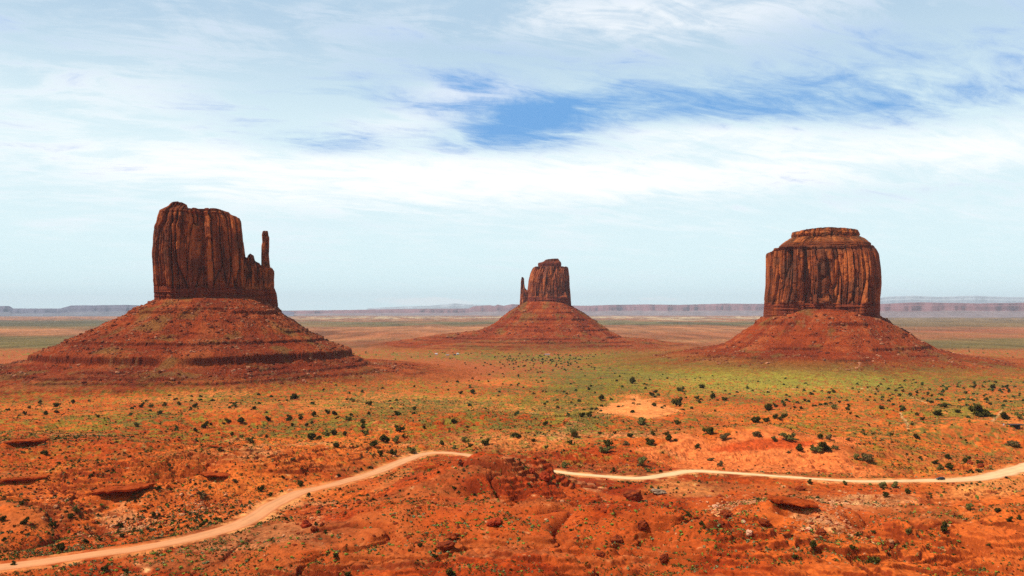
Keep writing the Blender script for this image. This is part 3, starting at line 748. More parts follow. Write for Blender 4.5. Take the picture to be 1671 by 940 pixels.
# --- west: the block with the thumb on its right
YW = 1400.0
FR1 = ((354-835.5)/F*1400, 1400); FR2 = ((890-835.5)/F*2800, 2800); FR3 = ((1339.5-835.5)/F*1800, 1800)
b1 = empty('sandstone_butte', (0, 0, 0))
tag(b1, 'broad square butte on the left with a tall thin spire at its right edge', 'butte')
c1 = lambda p: cr(p, 200, 310, 4.7)
tower('main_tower', b1, FR1, .982, YW, c1([(252, 860), (250, 800), (245, 640), (236, 500), (246, 400), (250, 300), (268, 262), (276, 210), (292, 165), (330, 130)]),
      c1([(955, 860), (955, 600), (948, 500), (934, 400), (929, 340), (916, 230), (900, 205), (880, 190)]),
      c1([(240, 278), (266, 262), (274, 212), (290, 172), (340, 150), (372, 128), (392, 117), (452, 118), (498, 138), (503, 156), (508, 160), (580, 163), (650, 153), (760, 162), (800, 175), (840, 200), (900, 208), (915, 235), (930, 300)]),
      487, .62, dict(strata_top=.13, orange=.25), nth=760, nz=250, seed=3)
tower('lower_shoulder', b1, FR1, .982, YW-6, c1([(860, 880), (860, 500)]), c1([(1202, 880), (1198, 850), (1190, 790), (1167, 740), (1162, 620), (1146, 590), (1140, 560)]),
      c1([(860, 470), (948, 520), (958, 500), (975, 488), (1002, 498), (1012, 540), (1050, 560), (1066, 580), (1100, 588), (1145, 592), (1165, 620)]),
      490, .85, dict(strata_base=.22, orange=.9, sc=.72), nth=460, nz=150, seed=23)
tower('thumb_spire', b1, FR1, .982, YW-4, c1([(1064, 640), (1069, 560), (1072, 420), (1079, 380), (1075, 325), (1082, 300)]), c1([(1150, 640), (1141, 590), (1131, 480), (1136, 350), (1128, 325), (1124, 300)]),
      c1([(1075, 303), (1085, 297), (1122, 296), (1130, 310)]), 446, 1.0, dict(strata_base=.02, orange=.3, sc=.22, cell=(22, 60)), nth=120, nz=120, seed=33, extra_down=18, capn=8)
wcx = (P(253, 485, YW)[0]+P(455, 485, YW)[0])/2; wW = (P(455, 485, YW)[0]-P(253, 485, YW)[0])/2
def pz(v, Y=YW): return P(0, v, Y)[1]
W_h = talus(b1, FR1, .91, wcx, YW, wW-4, wW*.55, dict(
    L=[(-22, pz(478)), (0, pz(484)), (52, pz(508)), (105, pz(531)), (160, pz(553)), (205, pz(572)), (240, pz(582)), (300, pz(592)), (420, 2), (560, -26)],
    R=[(-22, pz(484)), (0, pz(493)), (34, pz(517)), (80, pz(541)), (125, pz(560)), (185, pz(580)), (232, pz(600)), (300, 0), (420, -10), (560, -26)],
    F=[(-22, 127), (0, 122), (30, 108), (60, 93), (110, 66), (170, 44), (200, 33), (215, 22), (235, 16), (262, 11), (290, 4), (320, -4), (350, -9), (560, -24)],
    B=[(-22, 127), (0, 122), (60, 93), (140, 50), (260, 10), (400, -12), (560, -26)]),
    [(98, 5, .25), (104, 3, .0), (66, 3, -.02), (50, 4.5, .22), (28, 10, .45), (14, 4.5, .30), (8.5, 4, .3), (3, 3.5, .25), (-3, 3, .15)], seed=200, nrub=16000, rubsize=1.15, ds=.95, nth=1300)

# --- east: the middle, farthest one
YE = 2800.0
b2 = empty('sandstone_butte', (0, 0, 0))
tag(b2, 'smallest and farthest butte in the middle, with a short thumb spire on its left side', 'butte')
c2 = lambda p: cr(p, 800, 400, 7.833)
hz = (.006, .006, .010)
tower('main_tower', b2, FR2, .985, YE, c2([(470, 800), (470, 700), (476, 560), (490, 450), (512, 360), (545, 285)]), c2([(1040, 800), (1030, 650), (1016, 520), (1013, 400), (996, 285)]),
      c2([(520, 300), (545, 287), (600, 276), (990, 281), (1000, 300)]), 495, .8, dict(orange=.75, strata_base=.16, hue=hz), nth=520, nz=170, seed=43)
tower('cap_rock', b2, FR2, .985, YE, c2([(612, 300), (606, 240), (612, 225), (688, 208), (700, 186)]), c2([(905, 300), (912, 240), (908, 215), (892, 200), (884, 170)]),
      c2([(604, 228), (612, 222), (686, 206), (700, 186), (780, 173), (868, 168), (890, 196), (910, 212)]), 436, .8, dict(orange=-.2, strata_base=.5, sc=.45, cell=(30, 22), hue=hz), nth=240, nz=60, seed=53, extra_down=4, capn=14)
tower('thumb_spire', b2, FR2, .985, YE-10, c2([(370, 780), (382, 620), (386, 560), (392, 470), (396, 415)]), c2([(520, 780), (500, 600), (462, 566), (438, 545), (428, 490), (432, 430), (420, 408)]),
      c2([(392, 414), (402, 405), (416, 406), (430, 425), (431, 480), (440, 545), (462, 566), (520, 570)]), 497, .9, dict(orange=.2, strata_base=.05, sc=.35, hue=hz), nth=200, nz=120, seed=63, capn=10)
ecx = (P(848, 493, YE)[0]+P(932, 493, YE)[0])/2; eW = (P(932, 493, YE)[0]-P(848, 493, YE)[0])/2
qz = lambda v: P(0, v, YE)[1]
talus(b2, FR2, .97, ecx, YE, eW-3, eW*.8, dict(
    L=[(-22, qz(491)), (0, qz(496)), (45, qz(510)), (85, qz(524)), (100, qz(531)), (160, qz(540)), (260, qz(546)), (340, qz(551)), (450, qz(558)), (620, -30), (900, -40)],
    R=[(-22, qz(492)), (0, qz(498)), (60, qz(514)), (110, qz(528)), (170, qz(545)), (210, qz(553)), (300, -2), (420, -16), (620, -30), (900, -40)],
    F=[(-22, 136), (0, 132), (60, 96), (120, 60), (175, 30), (230, 12), (320, 2), (430, -10), (620, -26), (900, -40)],
    B=[(-22, 136), (0, 132), (120, 60), (230, 12), (430, -14), (620, -30), (900, -40)]),
    [(96, 4, -.02), (72, 5, .10), (48, 5, .16), (36, 3.5, .1), (12, 4, .25), (3, 4, .25), (-6, 3.5, .2), (-13, 3, .1)], seed=300, nrub=4000, rubsize=1.7, ds=2.0, nth=760, smax=700, gully=5, hue=1.0)

# --- right: the massive capped one
YM = 1800.0
b3 = empty('sandstone_butte', (0, 0, 0))
tag(b3, 'massive butte on the right, broad fluted tower under a flat layered cap', 'butte')
c3 = lambda p: cr(p, 1200, 350, 5.221)
tower('main_tower', b3, FR3, .985, YM, c3([(222, 900), (228, 840), (236, 700), (246, 600), (250, 450), (256, 330)]), c3([(1224, 900), (1222, 840), (1225, 700), (1232, 600), (1226, 480), (1206, 350), (1190, 315)]),
      c3([(250, 334), (320, 326), (335, 300), (500, 292), (1150, 292), (1186, 312), (1200, 340)]), 507, .95, dict(strata_top=.07, orange=.45, sc=1.1, strata_base=.11), nth=860, nz=250, seed=73)
tower('layered_cap', b3, FR3, .985, YM, c3([(345, 330), (352, 290), (362, 270), (400, 240), (468, 202), (480, 196)]), c3([(1180, 330), (1152, 290), (1150, 262), (1110, 232), (1062, 202), (1050, 196)]),
      c3([(352, 285), (362, 268), (400, 240), (468, 202), (620, 200), (900, 200), (1058, 202), (1110, 232), (1150, 264), (1170, 300)]), 409, .95, dict(orange=.6, strata_base=.5, sc=.5, cell=(40, 12), cellamp=2.5, hue=(.005, .008, .0)), nth=520, nz=80, seed=83, extra_down=6)
tower('cap_rock', b3, FR3, .985, YM, c3([(470, 215), (474, 196), (467, 175), (476, 152)]), c3([(1054, 215), (1050, 196), (1060, 175), (1048, 152)]),
      c3([(466, 166), (478, 151), (560, 150), (640, 136), (780, 128), (850, 135), (1040, 150), (1060, 166)]), 390, .95, dict(orange=.3, strata_base=.1, sc=.42, cell=(26, 22), hue=(.0, .004, .0)), nth=420, nz=50, seed=93, extra_down=3)
mcx = (P(1243, 505, YM)[0]+P(1436, 505, YM)[0])/2; mW = (P(1436, 505, YM)[0]-P(1243, 505, YM)[0])/2
rz = lambda v: P(0, v, YM)[1]
talus(b3, FR3, .93, mcx, YM, mW-4, mW*.92, dict(
    L=[(-22, rz(506)), (0, rz(511)), (42, rz(531)), (80, rz(548)), (112, rz(562)), (160, rz(569)), (230, rz(576)), (330, rz(584)), (480, -16), (620, -30)],
    R=[(-22, rz(507)), (0, rz(512)), (50, rz(533)), (92, rz(553)), (130, rz(566)), (170, rz(574)), (240, rz(581)), (330, rz(588)), (480, -16), (620, -30)],
    F=[(-22, 108), (0, 104), (40, 84), (62, 73), (100, 48), (135, 31), (165, 20), (200, 11), (240, 3), (300, -5), (420, -13), (620, -30)],
    B=[(-22, 108), (0, 104), (80, 62), (165, 22), (300, -5), (480, -16), (620, -30)]),
    [(74, 6.5, .14), (52, 3, -.08), (25, 5, .24), (8, 3.5, -.02), (14, 2.5, -.08)], seed=400, nrub=9000, rubsize=1.3, ds=1.25, nth=1150, gully=4)

print('t', time.time()-T0)
# ------------------------------------------------------------------ distant mesas
def mesa(name, label, Y, top, foot_drop, depth, col, seed, u0, u1, cliff=.5):
    """top = (u, v) skyline in the photo; a plateau with a cliff, an apron, embayed front"""
    n = int((u1-u0)/1.2); us = np.linspace(u0, u1, n)
    tv = interp_pts(top, us)
    x0 = (us-835.5)/F*Y
    zt = CZ + (508-tv)/F*Y
    prof = [(-.55, 0.0), (-.40, .14), (-.22, .34), (-.14, .48), (-.12, .80), (-.10, .84), (-.085, .97), (-.06, 1.0), (.2, 1.0), (.7, 1.0), (1.0, 0.0)]
    rows = []; cols = []
    qs = [p_[0] for p_ in prof]; hs = [p_[1] for p_ in prof]; tt_ = np.linspace(0, 7, 50); prof = [(float(np.interp(a_, range(11), qs)), float(np.interp(a_, range(11), hs))) for a_ in tt_] + prof[8:]
    zb = -60.0; rg = .12 if 'mountain' in name else .6
    bay = fbm(x0/1400, x0*0+seed, 4, seed)*1.3
    for k, (q, h) in enumerate(prof):
        jit = fbm(x0/500, x0*0+seed+q*3, 4, seed+2)*.12
        yy = Y + depth*(q + (bay*.16 + jit)*rg*(1-ss(np.array(q), .1, .5)))
        hh = h + (fbm(x0/350, x0*0+q*14, 4, seed+5)*.16*rg*min(1, h*4)*min(1, (.6-h)*5) if 0 < h < .6 else 0)
        xx = x0*(yy/Y)
        rows.append(np.stack([xx, yy, zb + (zt-zb)*hh + (fbm(x0/250, x0*0+1, 3, seed+4)*8*rg if h == 1.0 else 0)], 1))
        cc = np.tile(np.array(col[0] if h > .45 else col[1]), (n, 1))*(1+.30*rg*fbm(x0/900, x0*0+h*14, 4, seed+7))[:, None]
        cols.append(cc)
    V = np.vstack(rows); C = np.vstack(cols)
    # close the two ends
    fc = grid_faces(len(prof), n)
    ends = []
    for e in (0, n-1):
        ring = [k*n+e for k in range(len(prof))]
        for k in range(1, len(prof)-1): ends.append((ring[0], ring[k], ring[k+1]) if e else (ring[0], ring[k+1], ring[k]))
    o = mesh_obj(name, V, [fc, np.array(ends)], M_mesa, col=np.clip(C, .02, .8), smooth=True)
    return tag(o, label, 'mesa')
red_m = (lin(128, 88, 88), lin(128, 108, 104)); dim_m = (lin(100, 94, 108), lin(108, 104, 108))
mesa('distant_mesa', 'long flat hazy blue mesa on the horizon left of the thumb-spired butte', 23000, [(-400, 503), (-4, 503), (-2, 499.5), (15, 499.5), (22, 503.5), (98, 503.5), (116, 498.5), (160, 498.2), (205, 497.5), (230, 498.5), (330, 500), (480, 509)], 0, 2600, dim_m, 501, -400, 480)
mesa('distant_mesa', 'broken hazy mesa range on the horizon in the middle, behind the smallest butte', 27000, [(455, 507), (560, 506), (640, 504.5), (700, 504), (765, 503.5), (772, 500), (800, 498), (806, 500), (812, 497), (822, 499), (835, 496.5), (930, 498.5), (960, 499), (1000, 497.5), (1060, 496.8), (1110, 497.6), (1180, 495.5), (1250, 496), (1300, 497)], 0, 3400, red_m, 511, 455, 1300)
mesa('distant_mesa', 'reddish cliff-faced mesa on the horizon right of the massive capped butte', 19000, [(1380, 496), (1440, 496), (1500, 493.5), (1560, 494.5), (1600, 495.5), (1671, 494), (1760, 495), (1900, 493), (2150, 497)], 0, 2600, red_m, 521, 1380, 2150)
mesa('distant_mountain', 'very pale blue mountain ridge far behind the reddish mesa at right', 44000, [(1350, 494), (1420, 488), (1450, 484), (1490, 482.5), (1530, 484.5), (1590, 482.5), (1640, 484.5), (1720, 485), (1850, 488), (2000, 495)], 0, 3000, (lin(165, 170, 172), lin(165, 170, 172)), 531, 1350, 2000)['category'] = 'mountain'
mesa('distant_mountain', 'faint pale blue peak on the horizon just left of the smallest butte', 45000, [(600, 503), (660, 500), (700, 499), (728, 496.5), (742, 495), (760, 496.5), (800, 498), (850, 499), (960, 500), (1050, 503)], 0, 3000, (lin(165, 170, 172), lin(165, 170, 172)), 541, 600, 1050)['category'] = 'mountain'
for ob in COL.objects:
    if ob.name.startswith('distant_mesa') : ob['group'] = 'mesas along the horizon'
    if ob.name.startswith('distant_mountain') : ob['group'] = 'pale mountains beyond the mesas'

print('t', time.time()-T0)
# ------------------------------------------------------------------ junipers and shrubs
def leaf_cloud(rs, n, blobs, size, cols):
    V = []; Fc = []; C = []
    for i in range(n):
        b = blobs[rs.randint(len(blobs))]
        d = rs.normal(size=3); d /= np.linalg.norm(d); d[2] = abs(d[2])*.9 - .25*(rs.rand() < .4)
        p = np.array(b[:3]) + d*np.array((b[3], b[3], b[4]))*(.66+.55*rs.rand())
        a = rs.normal(size=3); a /= np.linalg.norm(a); bb = np.cross(a, d + .3*rs.normal(size=3)); bb /= np.linalg.norm(bb)+1e-6
        s = size*(.6+.8*rs.rand()); o = len(V)
        V += [p - a*s*.5 - bb*s*.35, p + a*s*.5 - bb*s*.3, p + bb*s*.6 + d*s*.3]
        Fc.append((o, o+1, o+2)); c = np.array(cols[rs.randint(len(cols))])*(.6+.95*rs.rand()); C += [c, c, c]
    return np.array(V), np.array(Fc), np.array(C)
def blob_core(rs, blobs, col, seg=10, ring=7, k=.72):
    V = []; Fc = []; C = []
    for b in blobs:
        o = len(V); off = rs.rand()*9
        for i in range(ring+1):
            ph = -math.pi*.5 + math.pi*i/ring
            for j in range(seg):
                t = 2*math.pi*j/seg; w = k*(.82 + .36*rs.rand())
                V.append((b[0]+b[3]*w*math.cos(ph)*math.cos(t), b[1]+b[3]*w*math.cos(ph)*math.sin(t), max(.02, b[2]+b[4]*w*math.sin(ph))))
                C.append(np.array(col)*(.7+.5*rs.rand()))
        for i in range(ring):
            for j in range(seg): Fc.append((o+i*seg+j, o+i*seg+(j+1) % seg, o+(i+1)*seg+(j+1) % seg, o+(i+1)*seg+j))
    return np.array(V), np.array(Fc), np.array(C)
GREENS = {'dark': [lin(64, 58, 18), lin(78, 70, 22), lin(50, 42, 14)], 'olive': [lin(98, 92, 42), lin(84, 84, 38), lin(110, 96, 50)],
          'brown': [lin(110, 78, 48), lin(92, 70, 40), lin(96, 84, 44)], 'bright': [lin(128, 142, 52), lin(108, 128, 44), lin(150, 152, 66)], 'grey': [lin(120, 128, 84), lin(104, 112, 72), lin(140, 138, 90)]}
M_bark = pmat('bark', (.10, .06, .04), .95, .05, .3, 6)
def juniper_mesh(kind, seed):
    rs = np.random.RandomState(seed); blobs = [(0, 0, .34, .33, .30)]
    for _ in range(rs.randint(4, 8)):
        a = rs.rand()*6.28; q = .12+.30*rs.rand(); q *= 1.15; blobs.append((q*math.cos(a), q*math.sin(a), .14+.46*rs.rand(), .13+.13*rs.rand(), .13+.13*rs.rand()))
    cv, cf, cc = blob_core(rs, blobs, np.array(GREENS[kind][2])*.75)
    lv, lf, lc = leaf_cloud(rs, 520, blobs, .12, GREENS[kind])
    if kind == 'dark' and seed % 3 == 0: pass
    crown = mesh_obj('crown', np.vstack([cv, lv]), [cf, lf+len(cv)], M_leaf, col=np.vstack([cc, lc]))
    t = MB()
    for k in range(3):
        a = k*2.1+seed; t.cyl((math.cos(a)*.03, math.sin(a)*.03, -.08), 2, .035, .42, 7, .018)
    tr = t.build('trunk', M_bark)
    me = (crown.data, tr.data); bpy.data.objects.remove(crown); bpy.data.objects.remove(tr)
    return me
JUN = {k: [juniper_mesh(k, s) for s in range(10*i+1, 10*i+1+n)] for i, (k, n) in enumerate((('dark', 6), ('olive', 3), ('brown', 3)))}
def tuft_mesh(kind, seed):
    rs = np.random.RandomState(seed); blobs = [(0, 0, .2, .38, .28)] + [(.25*math.cos(a), .25*math.sin(a), .14, .22, .18) for a in rs.rand(3)*6.28]
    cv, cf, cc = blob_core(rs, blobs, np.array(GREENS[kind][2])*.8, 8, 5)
    lv, lf, lc = leaf_cloud(rs, 130, blobs, .2, GREENS[kind])
    o = mesh_obj('tuft', np.vstack([cv, lv]), [cf, lf+len(cv)], M_leaf, col=np.vstack([cc, lc])); me = o.data; bpy.data.objects.remove(o); return me
TUF = {k: [tuft_mesh(k, s) for s in range(200+10*i, 203+10*i)] for i, k in enumerate(('bright', 'grey', 'dark'))}
A = [(118,158,20),(272,120,32),(352,106,24),(192,106,22),(137,131,20),(216,162,26),(270,152,20),(36,142,18),(14,96,20),(472,172,22),(632,66,16),(664,66,26),(680,124,30),(724,146,14),(793,117,26),(763,154,28),(720,126,24,'o'),(858,114,24),(839,93,16),(935,123,24),(917,139,18),(1125,120,26,'o'),(1215,136,20),(850,232,24),(934,240,24),(984,220,36),(1012,211,18),(1090,196,26),(1072,208,14),(1160,194,40),(660,216,30,'o'),(1050,335,26),(1110,260,24),(1160,272,22,'o'),(1200,290,36,'o'),(812,412,22),(812,434,16),(222,352,28),(438,456,20),(542,434,16),(285,396,20),(756,520,28),(822,526,20),(738,645,28),(120,680,44),(12,668,30),(290,806,48),(250,694,30),(68,880,26),(408,772,28),(588,746,30),(574,700,28),(502,908,34),(600,914,28),(480,766,22),(970,556,40,'b'),(364,634,36,'o'),(340,654,28),(104,590,24),(1125,482,26,'b'),(20,766,24),(966,692,18)]
B = [(178,80,34),(168,88,20),(505,54,18),(316,48,14),(50,188,32),(157,182,32),(207,182,26),(170,214,20),(268,166,28),(335,152,28),(367,160,26),(385,178,18),(448,166,24),(438,186,30,'o'),(455,96,26,'o'),(535,112,30),(537,162,20),(668,156,30),(748,136,24,'o'),(505,202,28),(504,222,32),(516,256,36,'o'),(422,258,26),(370,254,34),(330,258,28,'o'),(295,276,30),(262,270,50),(235,214,24),(262,206,16),(46,272,20),(684,234,50),(605,280,54),(562,304,44),(668,290,36,'o'),(697,270,20),(592,350,34),(650,350,38),(744,336,48,'o'),(380,316,36),(940,198,32),(1008,224,18),(800,228,18),(988,286,36,'o'),(1022,315,24),(1090,302,38),(882,304,24),(946,322,28,'o'),(975,60,20),(1028,54,30),(915,46,12),(754,30,14),(1108,6,12),(205,498,34),(18,524,34),(62,550,24),(244,550,24),(542,418,24,'b'),(942,517,22),(1228,266,24),(120,466,20),(170,380,26,'b'),(388,456,20),(376,844,34),(852,846,28),(918,928,50),(430,930,34),(280,694,22),(324,730,24),(778,792,30)]
Cc_ = [(412,88,34),(357,42,20),(367,28,14),(12,24,12),(366,138,18),(204,130,20),(324,170,26),(352,166,32),(148,208,28),(10,268,30),(87,288,26),(264,300,28),(280,256,50,'o'),(408,254,20),(236,206,14),(151,322,16,'o'),(776,110,50),(946,82,32),(1010,90,28),(886,104,24),(872,86,20),(668,118,28),(676,56,20),(656,68,24),(780,204,30),(610,200,46,'o'),(552,262,38),(662,260,26),(655,298,48),(742,278,40),(772,286,24),(725,258,28),(448,306,42),(436,334,56,'o'),(536,304,30,'b'),(928,242,50),(874,317,30),(1004,274,44,'b'),(1152,190,50),(1204,192,28),(1212,132,44),(1160,260,34,'b'),(960,148,16),(606,398,50,'o'),(474,430,24),(240,410,36,'o'),(700,436,24),(640,432,30,'o'),(834,644,28),(896,690,26),(480,254,16),(940,380,30,'b'),(990,402,34,'b'),(560,6,36),(900,28,36),(795,44,30,'o')]
D_ = [(12,130,36),(42,124,22),(86,122,22),(134,130,20),(162,134,18),(185,96,20),(213,64,20),(300,62,16),(320,56,20),(324,130,30,'o'),(348,104,16),(385,136,28),(390,118,18),(42,176,28),(86,172,30),(64,186,20),(2,190,24),(402,160,14),(432,174,16),(550,132,28),(484,34,14),(526,44,14),(650,52,16),(718,58,18),(655,136,26,'o'),(773,70,14),(792,76,14),(786,104,20),(852,122,30),(850,52,18),(915,148,28),(724,164,24),(749,185,24),(814,156,44),(697,210,18),(716,270,36),(602,262,20),(510,258,14),(475,262,14),(390,286,20,'b'),(300,276,34,'b'),(254,270,34),(104,272,60,'o'),(268,316,70),(240,330,50,'o'),(154,328,44),(36,286,30,'o'),(106,346,20,'b'),(426,372,34,'o'),(480,376,56,'b'),(328,324,24,'o'),(460,358,20),(734,372,20),(862,366,32),(884,418,46),(806,398,28),(836,418,34,'o'),(968,374,24),(948,388,30),(1020,398,30),(1016,436,26),(990,444,16),(924,98,14),(996,32,22),(1080,32,28),(1118,46,16),(1054,90,22),(1160,44,16),(1010,148,70),(1050,160,60),(1136,174,46),(1215,176,36,'o'),(1072,114,16),(1040,76,14),(953,60,20),(1180,306,50,'b'),(548,506,40,'o'),(618,506,36,'o'),(672,538,30),(576,548,34),(850,722,36,'t'),(436,740,26),(512,732,22),(218,796,40),(410,806,26),(520,868,54),(134,848,34),(1066,794,18),(676,736,32,'o'),(660,798,20),(968,614,40,'o'),(1105,626,30),(1166,672,30),(1214,664,24),(380,496,26,'o'),(204,490,30)]
SEEN = []
for lst, ox in ((A, 0), (B, 420), (Cc_, 840), (D_, 1251)):
    for it in lst: SEEN.append((ox+it[0]/2.938, 620+it[1]/2.938, it[2]/2.938, it[3] if len(it) > 3 else 'd'))
LANDMARKS = [  # (u, v, phrase) -- places a viewer can find
 (30, 655, 'on the far left flat below the benches'), (110, 668, 'below the left end of the left butte'), (240, 655, 'below the middle of the left butte'), (330, 665, 'below the spire of the left butte'),
 (370, 692, 'on the olive strip below the left butte'), (20, 745, 'beside the dark ledges at the left edge'), (90, 740, 'along the green wash left of the cave'), (170, 765, 'on the orange slope above the dark cave'), (280, 760, 'on the slope above and right of the dark cave'),
 (360, 730, 'near the pair of dark ledges left of the road'), (40, 850, 'on the red slope at the left edge above the road'), (130, 850, 'on the rubble below the dark cave, left side'), (240, 845, 'on the rubble right below the dark cave'), (330, 810, 'on the stony slope left of the road bend'),
 (100, 905, 'beside the near end of the road at lower left'), (190, 930, 'on the low mound at the bottom left, below the road'), (300, 915, 'on the ground below the road at lower left'), (420, 890, 'on the red ground right of the road at lower left'),
 (460, 650, 'on the plain right below the left butte'), (480, 685, 'on the olive plain left of the juniper cluster'), (440, 715, 'on the flat well left of the road end'), (510, 710, 'in the row of junipers left of the road end'), (560, 665, 'on the plain between left and middle buttes'), (545, 730, 'on the slope just left of the road end'),
 (590, 690, 'among the junipers above the road end'), (625, 715, 'in the cluster just above the road end'), (640, 738, 'right beside the upper edge of the road end'), (680, 665, 'on the yellow-green plain below the middle butte'), (670, 700, 'on the green slope above the road end'), (740, 685, 'on the plain below the middle butte'),
 (760, 715, 'on the sand right of the road end'), (790, 725, 'well right of the road end, on sand'), (450, 790, 'along the upper verge of the road bend'), (500, 815, 'beside the lower verge of the road bend'), (560, 790, 'above the middle stretch of the left road'), (640, 805, 'on the bare hollow below the road end'),
 (730, 790, 'on the top of the central mound'), (700, 840, 'on the left flank of the central mound'), (780, 850, 'on the smooth crest of the central mound'), (560, 860, 'on the broken slope right of the road'), (500, 905, 'on the bottom edge left of the centre'), (600, 915, 'on the red slope at the bottom left of centre'),
 (710, 900, 'in the gully at the bottom centre'), (800, 915, 'on the red slope at the bottom centre'), (750, 635, 'on the red tongue below the middle butte'), (850, 690, 'on the plain left of the green wash'), (870, 715, 'on the sandy ground above the white road'), (900, 670, 'left of the green wash'), (960, 675, 'in the green wash left of the sand dome'),
 (930, 705, 'in the green wash above the white road'), (990, 730, 'at the lower end of the green wash'), (1020, 705, 'just below the bare sand dome'), (1065, 665, 'on the bare sand dome'), (1090, 710, 'below and right of the bare sand dome'), (1105, 660, 'right of the bare sand dome'), (1160, 652, 'on the green flat right of the sand dome'),
 (1150, 705, 'on the orange slope right of the sand dome'), (1045, 755, 'on the bank above the white road'), (1140, 735, 'on the red slope above the white road'), (930, 765, 'at the left start of the white road'), (1230, 685, 'on the plain left of the red patch'), (1260, 660, 'on the plain below the massive butte'), (1300, 662, 'in the row below the massive butte'),
 (1360, 660, 'below the right side of the massive butte'), (1330, 705, 'behind the crest of the orange slope'), (1335, 730, 'on the crest of the orange slope'), (1400, 740, 'on the flat right of the orange slope'), (1440, 665, 'on the green plain right of the massive butte'), (1490, 640, 'on the far plain at the right'), (1500, 690, 'on the green plain beyond the car'),
 (1540, 665, 'beside the pale footpath at the right'), (1590, 640, 'on the far plain at the right edge'), (1620, 675, 'left of the dark shelter'), (1655, 665, 'behind the dark shelter'), (1660, 710, 'below the dark shelter'), (1550, 755, 'just above the car'), (1590, 755, 'on the rocks above and right of the car'), (1500, 745, 'above and left of the car'),
 (1460, 790, 'on the lower verge of the road left of the car'), (1560, 830, 'on the flat below the car'), (1640, 840, 'on the dark scrubby mound at right'), (1540, 865, 'on the bare red slope at lower right'), (1480, 870, 'on the red slope below the pale streak'), (1400, 870, 'below the pale streak at right'), (1400, 910, 'near the bottom right, on the stony slope'), (1330, 890, 'on the pale rubble at lower right'),
 (1320, 840, 'beside the long dark overhang at right'), (1250, 870, 'in the hollow left of the long dark overhang'), (1200, 830, 'near the pale boulders'), (1140, 860, 'on the slope left of the pale boulders'), (1120, 800, 'on the pale pull-out below the white road'), (1050, 830, 'around the big dark boulder'), (980, 830, 'on the slope left of the big dark boulder'),
 (930, 880, 'on the broken red rocks below the centre'), (1020, 900, 'on the red slope at the bottom, right of centre'), (1120, 920, 'at the bottom edge, right of centre'), (1230, 925, 'at the bottom edge below the hollow'), (1500, 925, 'at the bottom edge, far right half'), (1620, 910, 'in the bottom right corner'), (1640, 770, 'beside the bright fork at the right edge'),
 (870, 830, 'on the shoulder right of the central mound'), (870, 780, 'on the rocky knob where the road vanishes')]
LM = np.array([(a, b) for a, b, c in LANDMARKS], float)
ORD = ['first', 'second', 'third', 'fourth', 'fifth', 'sixth', 'seventh', 'eighth', 'ninth', 'tenth', 'eleventh', 'twelfth', 'thirteenth', 'fourteenth', 'fifteenth', 'sixteenth', 'seventeenth', 'eighteenth']
def label_all(items, noun, group, cat):
    """items = [(object, u, v, adjective)]; each label: look + place + order from the left among its own kind there"""
    cells = {}
    for it in items:
        i = int(np.argmin(np.hypot(LM[:, 0]-it[1], (LM[:, 1]-it[2])*1.6))); cells.setdefault((i, it[3]), []).append(it)
    for (i, adj), L in cells.items():
        L.sort(key=lambda t: t[1]); ph = LANDMARKS[i][2]
        for k, it in enumerate(L):
            if len(L) == 1: lab = f'{adj} {noun} {ph}'
            elif k == 0: lab = f'leftmost {adj} {noun} {ph}'
            elif k == len(L)-1: lab = f'rightmost {adj} {noun} {ph}'
            else: lab = f'{ORD[min(k, 17)]}-from-left {adj} {noun} {ph}'
            tag(it[0], lab, cat, group)
rnd = random.Random(5)
items = []; jspots = []
def add_juniper(x, y, width, kind, tall=False):
    z = float(Hs(np.array([x]), np.array([y]))[0])
    k = {'d': 'dark', 'o': 'olive', 'b': 'brown', 't': 'dark'}[kind]
    me = JUN[k][rnd.randrange(len(JUN[k]))]
    r = empty('juniper', (x, y, z-.05*width), rnd.random()*6.28)
    hh = width*(rnd.uniform(.95, 1.4) if not tall else 2.3)
    r.scale = (width*1.08, width*1.08*rnd.uniform(.85, 1.1), hh)
    for nm, m in (('crown', me[0]), ('trunk', me[1])):
        c = bpy.data.objects.new(nm, m); COL.objects.link(c); c.parent = r
    u, v = proj(x, y, z); adj = {'d': 'dark', 'o': 'olive green', 'b': 'brownish', 't': 'tall dark'}[kind]
    if kind == 'd': adj = ('small ' if width*F/y < 6.6 else '' if width*F/y < 11 else 'large ') + adj
    items.append((r, float(u), float(v), adj)); jspots.append((x, y, width))
for (u, v, w, k) in SEEN:
    vb = v + w*.32
    p = hit(u, vb, 240.0)
    add_juniper(p[0], p[1], max(w*.9*p[1]/F, 1.2), k, k == 't')
label_all(items, 'juniper', 'junipers scattered over the valley floor', 'juniper')

# scattered low scrub: positions by density of the green cover
rs = np.random.RandomState(77)
def scatter(n, v0, v1, power=1.0):
    u = rs.uniform(-60, 1740, n); v = v0 + (v1-v0)*rs.rand(n)**power
    d = np.stack([(u-835.5)/F, cp - (470-v)/F*sp, sp + (470-v)/F*cp], 1)
    t = (CZ)/(-d[:, 2])
    for _ in range(30): t = .5*t + .5*(CZ - base(d[:, 0]*t, d[:, 1]*t))/(-d[:, 2])
    return d[:, 0]*t, d[:, 1]*t, u, v
x1, y1, u1, v1 = scatter(260000, 575, 960, .85)
g1 = green_amount(x1, y1, u1, v1, np.hypot(x1, y1))
rd1, _ = poly_dist(x1, y1, road)
clus = fbm(x1/14, y1/14, 3, 301)
pk = .09 + .62*np.clip(g1, 0, 1)*ss(v1, 575, 610) + .20*ss(v1, 800, 740)*ss(v1, 560, 640) + .06*ss(u1, 480, 380) + (.30+.25*ss(v1, 800, 740))*clus - .05*ss(v1, 790, 830)*ss(u1, 400, 520)
